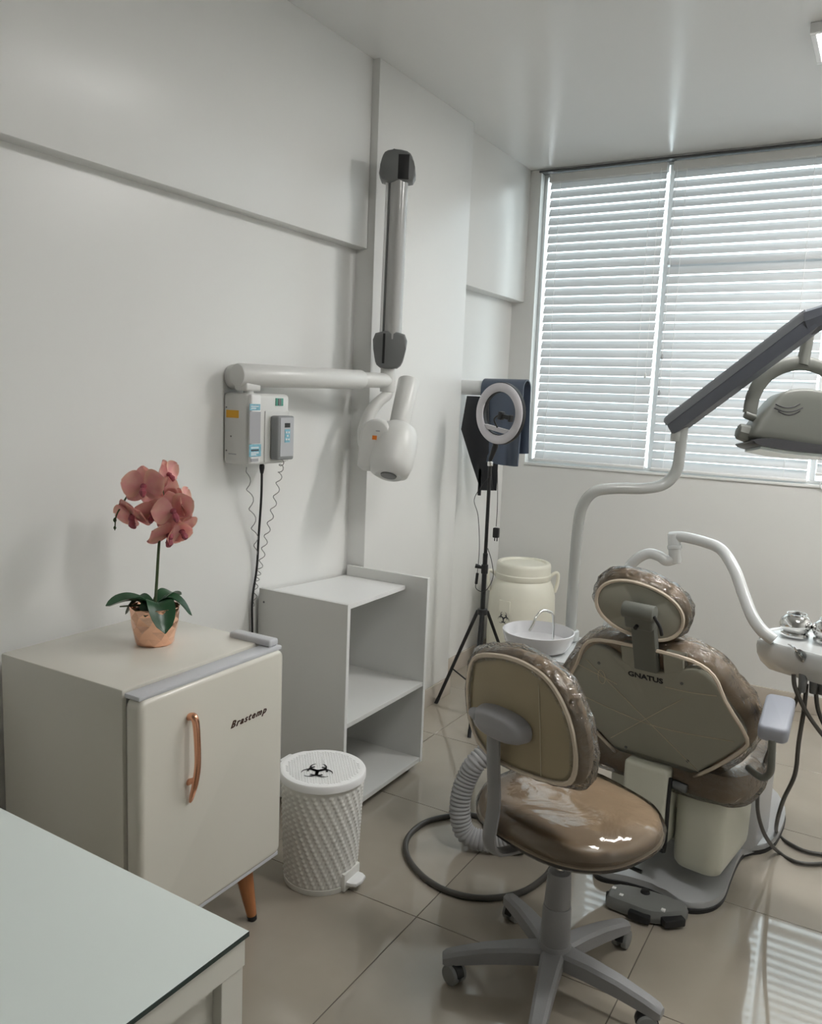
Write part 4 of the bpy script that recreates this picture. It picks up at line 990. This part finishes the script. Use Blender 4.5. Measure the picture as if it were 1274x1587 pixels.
# elastic hem of the cover and its threads across the shell
hem = [(x*1.0, y*1.0, .010+.002*math.sin(k)) for k, (x, y) in enumerate(smooth_outline([p for p in mirror([(0, .010), (.075, .014), (.15, .068), (.262, .190), (.287, .25), (.230, .365), (.198, .44), (.14, .476), (0, .480)])], 3))]
m_ = NB(); tube(m_, [MB @ Vector(p) for p in hem], .0055, 6, 1, True); obj('elastic_hem', m_, 'elastic', ch)
def thr(a, b, sag=.0, z=.0085):
    p = [Vector((a[0], a[1], z)), Vector(((a[0]+b[0])/2, (a[1]+b[1])/2-sag, z)), Vector((b[0], b[1], z))]
    m_ = NB(); tube(m_, [MB @ q for q in p], .0011, 5, 5); obj('thread', m_, 'thread', bs)
thr((-.20, .39), (.155, .06)); thr((-.245, .245), (.25, .225), .035); thr((-.14, .10), (.105, .33)); thr((.055, .358), (.205, .372), .004); thr((-.24, .365), (-.10, .322), .0)
m_ = NB(); tube(m_, [MB @ Vector((-.150+.012*math.cos(a), .335+.026*math.sin(a), .0085)) for a in [2*PI*k/12 for k in range(12)]], .0011, 5, 1, True); obj('thread', m_, 'thread', bs)
for sx_, sy_ in ((-.155, .385), (.105, .385), (-.09, .08), (.11, .10)):
    obj('screw', lathe(NB(), [(0, .006), (.005, .006), (.005, .009), (0, .0095)], MB @ Matrix.Translation((sx_, sy_, 0)), 10), 'xr_dark', bs)
text('GNATUS', 0.024, MB @ Matrix.Translation((-.006, .374, .0078)), 'ink', bs, extrude=.0005, bold=.0008, sx=1.15)
# headrest post, hinge and pad
for px_ in (-.078, .052): obj('post_guide', box(NB(), px_, px_+.062, .385, .470, -.030, .0065, .003, 1, MB), 'chair_shell', ch)
obj('headrest_post', box(NB(), -.036, .036, .402, .585, -.012, .016, .005, 2, MB), 'lamp_body', ch)
hl0 = MB @ Vector((0, .60, .02))
m_ = NB(); cyl(m_, MB @ Vector((-.050, .612, .020)), MB @ Vector((.044, .612, .020)), .024, seg=20, bev=.003); hg = obj('headrest_hinge', m_, 'lamp_body', ch)
obj('hinge_plate', box(NB(), -.044, .040, .560, .612, .006, .040, .008, 3, MB), 'lamp_body', hg)
m_ = NB(); cyl(m_, MB @ Vector((-.004, .575, .035)), MB @ Vector((-.004, .575, .052)), .006, seg=12); obj('lock_button', m_, 'black', hg)
obj('release_lever', tube(NB(), [MB @ Vector((.044, .612, .03)), MB @ Vector((.062, .585, .035)), MB @ Vector((.064, .555, .03))], .005, 8, 4), 'black', hg)
HR = at(993, 942, y=2.385)
hn = (Vector((0.10, -0.97, -0.18))).normalized()
MHR = frame(HR, hn, (0.0, 0, 1)) @ Matrix.Rotation(R(-16), 4, 'Z')
ho = superell(.140, .094, 2.3, 48)
m_ = NB(); cushion(m_, ho, [(.05, -.078), (.018, -.070), (.002, -.050), (0, -.030), (.012, -.008), (.024, .0)], MHR); obj('headrest_pad', m_, 'beige_vinyl', ch)
m_ = NB(); cushion(m_, superell(.124, .078, 2.2, 48, (-.002, -.006)), [(.006, -.004), (0, .0), (0, .006), (.006, .010)], MHR); obj('headrest_shell', m_, 'chair_shell', ch)
m_ = NB(); tube(m_, [MHR @ Vector((x, y, .009)) for x, y in superell(.127, .082, 2.2, 40, (-.002, -.006))], .0055, 6, 1, True); obj('elastic_hem', m_, 'elastic', ch)
m_ = NB(); cushion(m_, superell(.140, .094, 2.3, 72), [(.045, -.084), (.012, -.076), (-.006, -.052), (-.008, -.026), (.006, -.002), (.022, .008)], MHR, wrinkle(.006, 40, 9.0))
bmesh.ops.delete(m_, geom=[f for f in m_.faces if len(f.verts) == 3], context='FACES')
obj('plastic_cover', m_, 'film', ch, label='clear plastic film')
# seat
def CL(x, y, z): return MCH @ Vector((x, y, z))
seat_o = smooth_outline([(-.25, -.005), (-.16, -.03), (.16, -.03), (.25, -.005), (.285, .10), (.26, .28), (.21, .46), (.12, .54), (-.12, .54), (-.21, .46), (-.26, .28), (-.285, .10)], 4)
m_ = NB(); cushion(m_, seat_o, [(.05, .335), (.015, .342), (0, .365), (0, .395), (.015, .425), (.05, .435)], MCH); obj('seat_cushion', m_, 'beige_vinyl', ch)
m_ = NB(); cushion(m_, seat_o, [(.05, .327), (.006, .333), (-.012, .362), (-.012, .398), (.006, .434), (.05, .443)], MCH, wrinkle(.009, 20, 5.0))
bmesh.ops.delete(m_, geom=[f for f in m_.faces if len(f.verts) == 3], context='FACES')
obj('plastic_cover', m_, 'film', ch, label='clear plastic film')
obj('seat_frame', box(NB(), -.16, .16, .02, .50, .255, .334, .02, 3, MCH), 'chair_cream', ch)
LRm = MCH @ Matrix.Translation((0, .52, .40)) @ Matrix.Rotation(R(-32), 4, 'X')
m_ = NB(); cushion(m_, smooth_outline([(-.14, 0), (.14, 0), (.15, .15), (.13, .42), (.07, .47), (-.07, .47), (-.13, .42), (-.15, .15)], 4), [(.03, -.055), (.006, -.045), (0, -.025), (.012, -.004), (.04, .004)], LRm); obj('leg_rest', m_, 'beige_vinyl', ch)
# motor covers under the back
obj('hinge_cover', box(NB(), -.078, .066, -.072, .06, .155, .412, .014, 3, MCH), 'chair_cream', ch)
m_ = NB(); cushion(m_, rrect(.150, .34, .045, 8), [(.030, .085), (.014, .090), (.004, .102), (0, .120), (-.003, .25), (0, .340), (.008, .350)], MCH @ Matrix.Translation((.146, .155, 0))); obj('motor_cover', m_, 'chair_cream', ch)
m_ = NB(); prism(m_, rrect(.16, .26, .04, 6), .10, .30, MCH @ Matrix.Translation((-.02, .23, 0)), .02, 3); obj('lower_cover', m_, 'chair_cream', ch)
m_ = NB(); tube(m_, [CL(.070, -.060, .39), CL(.070, -.062, .30), CL(.070, -.062, .17), CL(.055, -.062, .150), CL(-.05, -.060, .148)], .006, 8, 4); obj('cover_seam', m_, 'black', ch)
m_ = NB(); cyl(m_, CL(.07, -.04, .365), CL(.115, -.04, .362), .014, seg=12, bev=.002); obj('hinge_bolt', m_, 'xr_dark', ch)
m_ = NB(); prism(m_, rrect(.15, .26, .06, 6), .034, .33, MCH @ Matrix.Translation((.150, .46, 0)), .008, 2); obj('lift_column', m_, 'base_grey', ch)
# base plate: traced on the floor, wider at the far end
bo = [at(921, 1352, z=0), at(940, 1322, z=0), at(1000, 1290, z=0), at(1060, 1245, z=0), at(1130, 1215, z=0), at(1185, 1225, z=0), at(1215, 1265, z=0), at(1205, 1305, z=0), at(1185, 1322, z=0), at(1155, 1328, z=0), at(1142, 1345, z=0), at(1130, 1375, z=0), at(1120, 1400, z=0), at(1098, 1414, z=0), at(1060, 1414, z=0), at(1020, 1390, z=0), at(970, 1374, z=0), at(932, 1366, z=0)]
bo = smooth_outline([(p.x, p.y) for p in bo], 4)
m_ = NB(); prism(m_, bo, .012, .036, None, .006, 2); bp = obj('base_plate', m_, 'base_grey', ch)
m_ = NB(); cushion(m_, bo, [(-.002, 0), (-.004, .004), (-.004, .014), (0, .016)]); obj('rubber_edge', m_, 'black', bp)
m_ = NB(); cushion(m_, smooth_outline([(p.x, p.y) for p in (at(935, 1330, z=.036), at(950, 1322, z=.036), at(968, 1336, z=.036), at(966, 1348, z=.036), at(948, 1345, z=.036))], 3), [(.002, .0362), (0, .0372), (.002, .0380)]); obj('recess_plate', m_, 'pedal_grey', bp)
# armrest
ar0, ar1 = at(1211, 1084, y=2.52), at(1197, 1133, y=2.33)
arx = (ar1-ar0); Mar = frame((ar0+ar1)/2, Vector((0, 0, 1)) + Vector((0, -.25, 0)), arx.normalized())
m_ = NB(); prism(m_, rrect(.078, .18, .018, 4), -.034, .012, Mar, .010, 3); arm_o = obj('armrest', m_, 'armpad', ch)
ab = [ar1+Vector((0, .02, -.03)), at(1196, 1175, y=2.36), at(1194, 1196, y=2.38), at(1184, 1205, y=2.40), at(1172, 1200, y=2.42), at(1160, 1190, y=2.50)]
m_ = NB(); tube(m_, ab, .010, 10, 5); obj('armrest_support', m_, 'lamp_body', arm_o)
# foot control in front of the base
fc_ = thing('foot_control', 'dark grey foot control with black pedals in front of the chair base', 'foot pedal', (-0.50, 2.36, 0), 0)
fo = smooth_outline([(p.x, p.y) for p in (at(940, 1385, z=.045), at(950, 1369, z=.045), at(985, 1373, z=.045), at(1030, 1386, z=.045), at(1062, 1398, z=.045), at(1066, 1415, z=.03), at(1050, 1430, z=.01), at(1010, 1430, z=.01), at(970, 1416, z=.01), at(946, 1402, z=.02))], 3)
m_ = NB(); cushion(m_, fo, [(.004, .006), (0, .012), (0, .030), (.006, .044), (.020, .048)]); fcb = obj('housing', m_, 'pedal_grey', fc_)
for a, b in (((975, 1412), (1008, 1424)), ((1026, 1428), (1058, 1424))):
    p0, p1 = at(*a, z=.022), at(*b, z=.022); mid = (p0+p1)/2; an = math.atan2(p1.y-p0.y, p1.x-p0.x)
    obj('pedal', box(NB(), -(p1-p0).length/2, (p1-p0).length/2, -.018, .012, -.014, .010, .004, 2, Matrix.Translation(mid) @ Matrix.Rotation(an, 4, 'Z')), 'black', fc_)
kb = at(945, 1392, z=.02); m_ = NB(); cyl(m_, kb-Vector((.012, 0, 0)), kb+Vector((.02, .01, 0)), .018, seg=16, bev=.004); obj('side_pedal', m_, 'black', fc_)
kb = at(1000, 1384, z=.046); m_ = NB(); cyl(m_, Vector((kb.x, kb.y, .044)), Vector((kb.x, kb.y, .056)), .015, .013, 16, .003); obj('centre_button', m_, 'black', fc_)
for px, py in ((952, 1376), (963, 1387), (1028, 1410)):
    k_ = at(px, py, z=.047); obj('indicator', box(NB(), k_.x-.006, k_.x+.006, k_.y-.006, k_.y+.006, .043, .0492, .001, 1), 'white_bright', fc_)
for ax_, ay_ in ((-.54, 2.345), (-.44, 2.345)): 
    m_ = NB(); cyl(m_, (ax_, ay_, 0), (ax_, ay_, .008), .014, seg=12); obj('rubber_foot', m_, 'black', fc_)

# ================================================================== OPERATOR STOOL
SA = R(20); SO = Vector((-0.632, 1.925, 0))
so = thing('operator_stool', 'beige swivel stool in clear plastic wrap on a grey five-star base', 'stool', SO, -SA)
MS = RM[so]
def SL(x, y, z): return MS @ Vector((x, y, z))
def seat_droop(v):
    return Vector((v.x, v.y, v.z + .012*(1-(v.x/.22)**2-(v.y/.22)**2) ))
so_o = [(x, y+.02) for x, y in superell(.225, .205, 2.5, 56)]
m_ = NB(); cushion(m_, so_o, [(.06, .438), (.02, .442), (.004, .454), (0, .470), (.008, .488), (.03, .500), (.09, .505), (.15, .506)], MS, None); obj('seat', m_, 'beige_vinyl', so)
m_ = NB(); cushion(m_, so_o, [(.05, .430), (.012, .436), (-.006, .450), (-.008, .472), (.002, .494), (.028, .508), (.09, .513), (.15, .514)], MS, wrinkle(.005, 9, 1.5)); obj('plastic_cover', m_, 'film_smooth', so, label='clear plastic film')
m_ = NB(); cushion(m_, so_o, [(.055, .428), (.045, .426), (.045, .438), (.055, .438)], MS); obj('seat_pan', m_, 'stool_grey', so)
m_ = NB(); tube(m_, [SL(x*.992, y*.992, .455) for x, y in so_o], .0042, 6, 1, True); obj('piping', m_, 'elastic', so)
# backrest in its own tilted plane
LB_ = R(5)
MBK = MS @ Matrix.Translation((0, -.185, .757)) @ Matrix(((1, 0, 0, 0), (0, -math.sin(LB_), -math.cos(LB_), 0), (0, math.cos(LB_), -math.sin(LB_), 0), (0, 0, 0, 1)))
bko = smooth_outline([(-.165, .125), (-.08, .160), (.02, .166), (.10, .142), (.158, .075), (.184, -.02), (.165, -.095), (.08, -.122), (-.03, -.132), (-.12, -.122), (-.172, -.070), (-.188, .03)], 4)
m_ = NB(); cushion(m_, bko, [(.06, -.070), (.02, -.062), (.004, -.045), (0, -.025), (.010, -.006), (.020, 0)], MBK); bk = obj('backrest', m_, 'beige_vinyl', so)
inner = [(x*.90, y*.90+.001) for x, y in bko]
m_ = NB(); cushion(m_, inner, [(.004, -.004), (0, .0), (.002, .004), (.01, .005)], MBK); bp_ = obj('back_plate', m_, 'beige_back', so)
m_ = NB(); tube(m_, [MBK @ Vector((x*.925, y*.925+.001, .005)) for x, y in bko], .0065, 6, 1, True, flat=(1, .6)); obj('elastic_hem', m_, 'elastic', so)
m_ = NB(); cushion(m_, bko, [(.05, -.078), (.014, -.070), (-.008, -.048), (-.011, -.022), (.002, .002), (.020, .008), (.026, .008)], MBK, wrinkle(.007, 26, 7.0))
bmesh.ops.delete(m_, geom=[f for f in m_.faces if len(f.verts) == 3], context='FACES')
obj('plastic_cover', m_, 'film', so, label='clear plastic film')
m_ = NB(); tube(m_, [MBK @ Vector((.062, .118, .006)), MBK @ Vector((.068, .0, .0065)), MBK @ Vector((.070, -.105, .006))], .0012, 5, 4); obj('thread', m_, 'thread', bp_)
m_ = NB(); cushion(m_, superell(.088, .037, 2.6, 36, (-.042, -.010)), [(.004, .003), (0, .010), (.004, .032), (.012, .044), (.024, .049)], MBK); br = obj('back_bracket', m_, 'stool_bracket', so)
m_ = NB(); cyl(m_, MBK @ Vector((-.105, -.006, .032)), MBK @ Vector((-.137, -.006, .028)), .018, .012, 14, .004); obj('height_knob', m_, 'stool_bracket', br)
obj('bracket_window', box(NB(), -.010, .014, -.030, -.020, .040, .0475, .002, 1, MBK), 'label_grey', br)
bar = [MBK @ Vector((-.058, .0, .030)), MBK @ Vector((-.058, -.10, .032)), MBK @ Vector((-.056, -.22, .034)), SL(-.050, -.216, .455), SL(-.048, -.195, .415), SL(-.040, -.14, .404), SL(-.02, -.02, .404)]
m_ = NB(); tube(m_, bar, .0215, 10, 5, flat=(.42, 1.0), ref=MBK.to_3x3() @ Vector((0, 0, 1))); obj('back_bar', m_, 'stool_grey', so)
m_ = NB(); cyl(m_, SL(0, 0, .385), SL(0, 0, .418), .060, .075, 24, .006); obj('seat_mount', m_, 'xr_dark', so)
m_ = NB(); cyl(m_, SL(0, 0, .28), SL(0, 0, .39), .013, seg=16); obj('gas_piston', m_, 'steel', so)
m_ = NB(); cyl(m_, SL(0, 0, .105), SL(0, 0, .225), .040, .036, 28, .004); cyl(m_, SL(0, 0, .222), SL(0, 0, .318), .034, .030, 28, .006); obj('column_cover', m_, 'stool_grey', so)
m_ = NB(); cyl(m_, SL(0, 0, .065), SL(0, 0, .125), .050, .042, 28, .006); obj('star_hub', m_, 'stool_grey', so)
m_ = NB(); cyl(m_, SL(.03, .02, .398), SL(.20, .06, .392), .005, seg=8); obj('height_lever', m_, 'black', so)
spoke_a = [R(a) for a in (-6, 66, 138, 210, 282)]
def spoke_mesh():
    bm = NB(); st_ = []
    for (r, w, zt, zb_) in ((.03, .030, .112, .070), (.10, .026, .110, .068), (.18, .0225, .102, .062), (.25, .020, .088, .054), (.280, .019, .080, .050), (.290, .014, .074, .052)):
        st_.append([bm.verts.new(p) for p in ((r, -w, zb_), (r, w, zb_), (r, w, zt-.008), (r, w-.008, zt), (r, -w+.008, zt), (r, -w, zt-.008))])
    for a, b in zip(st_, st_[1:]):
        for k in range(6): bm.faces.new((a[k], a[(k+1) % 6], b[(k+1) % 6], b[k]))
    bm.faces.new(st_[0][::-1]); bm.faces.new(st_[-1]); return bm
sp_me = None; ca_me = None; wh_me = None
for k, a in enumerate(spoke_a):
    Mloc = MS.inverted() @ Matrix.Translation(SO) @ Matrix.Rotation(a, 4, 'Z')
    if sp_me is None: o = obj('star_leg', spoke_mesh(), 'stool_grey', so, local=True); sp_me = o.data; o.matrix_local = Mloc
    else: o = inst('star_leg', sp_me, so, Mloc)
    sw = (R(30), R(200), R(120), R(-50), R(80))[k]
    Mc = Mloc @ Matrix.Translation((.266, 0, 0)) @ Matrix.Rotation(sw, 4, 'Z')
    if ca_me is None:
        cm = NB()
        for s in (-1, 1):
            t_ = NB(); cyl(t_, (-.012, s*.004, .026), (-.012, s*.022, .026), .026, seg=24, bev=.004); merge(cm, t_)
        c = obj('caster', cm, 'wheel', so, local=True); ca_me = c.data; c.matrix_local = Mc
        hm = NB(); prism(hm, [(.028*math.cos(q), .028*math.sin(q)) for q in [PI*k2/14 for k2 in range(15)]], -.012, .012, Matrix.Translation((-.012, 0, .027)) @ Matrix.Rotation(PI/2, 4, 'X'), .002, 1)
        cyl(hm, (0, 0, .040), (0, 0, .058), .009, seg=12)
        h_ = obj('caster_hood', hm, 'black', c, local=True); wh_me = h_.data
    else:
        c = inst('caster', ca_me, so, Mc); inst('caster_hood', wh_me, c, Matrix.Identity(4))

# ================================================================== HOSES ON THE FLOOR
sl = thing('suction_hose', 'grey corrugated suction hose curving to the floor behind the stool', 'hose', (-1.10, 2.45, 0))
hp_ = [Vector((-1.00, 2.60, .40)), at(748, 1172, d=2.80), at(724, 1205, d=2.80), at(713, 1245, d=2.80), at(718, 1285, d=2.80), at(740, 1302, d=2.79), at(775, 1300, d=2.78), at(815, 1290, d=2.76)]
for p in hp_: p.z = max(p.z, .040)
P_ = smooth_path(hp_, 14); bm = NB(); lens = [0]
for a, b in zip(P_, P_[1:]): lens.append(lens[-1]+(b-a).length)
L_ = lens[-1]; NN = int(L_/.0045); pts = []; rad = []
for i in range(NN+1):
    s = L_*i/NN; k = max(j for j in range(len(lens)) if lens[j] <= s+1e-9); k = min(k, len(P_)-2)
    pts.append(P_[k].lerp(P_[k+1], (s-lens[k])/max(1e-9, lens[k+1]-lens[k]))); rad.append(.036 if i % 3 else .031)
tube(bm, pts, rad, 18); obj('corrugated_tube', bm, 'hose_grey', sl, ang=75)
lp2 = [Vector((-.90, 2.66, .012)), at(815, 1318, z=.010), at(770, 1312, z=.010), at(745, 1268, z=.010), at(705, 1264, z=.010), at(660, 1274, z=.010), at(632, 1298, z=.010), at(632, 1328, z=.010), at(660, 1362, z=.010), at(705, 1385, z=.010), at(760, 1392, z=.010), at(810, 1382, z=.010), at(845, 1358, z=.010), at(860, 1335, z=.012)]
m_ = NB(); tube(m_, lp2, .0095, 10, 8)
tag(obj('floor_hose', m_, 'hose'), 'dark grey hose looped on the tiles left of the stool', 'hose')
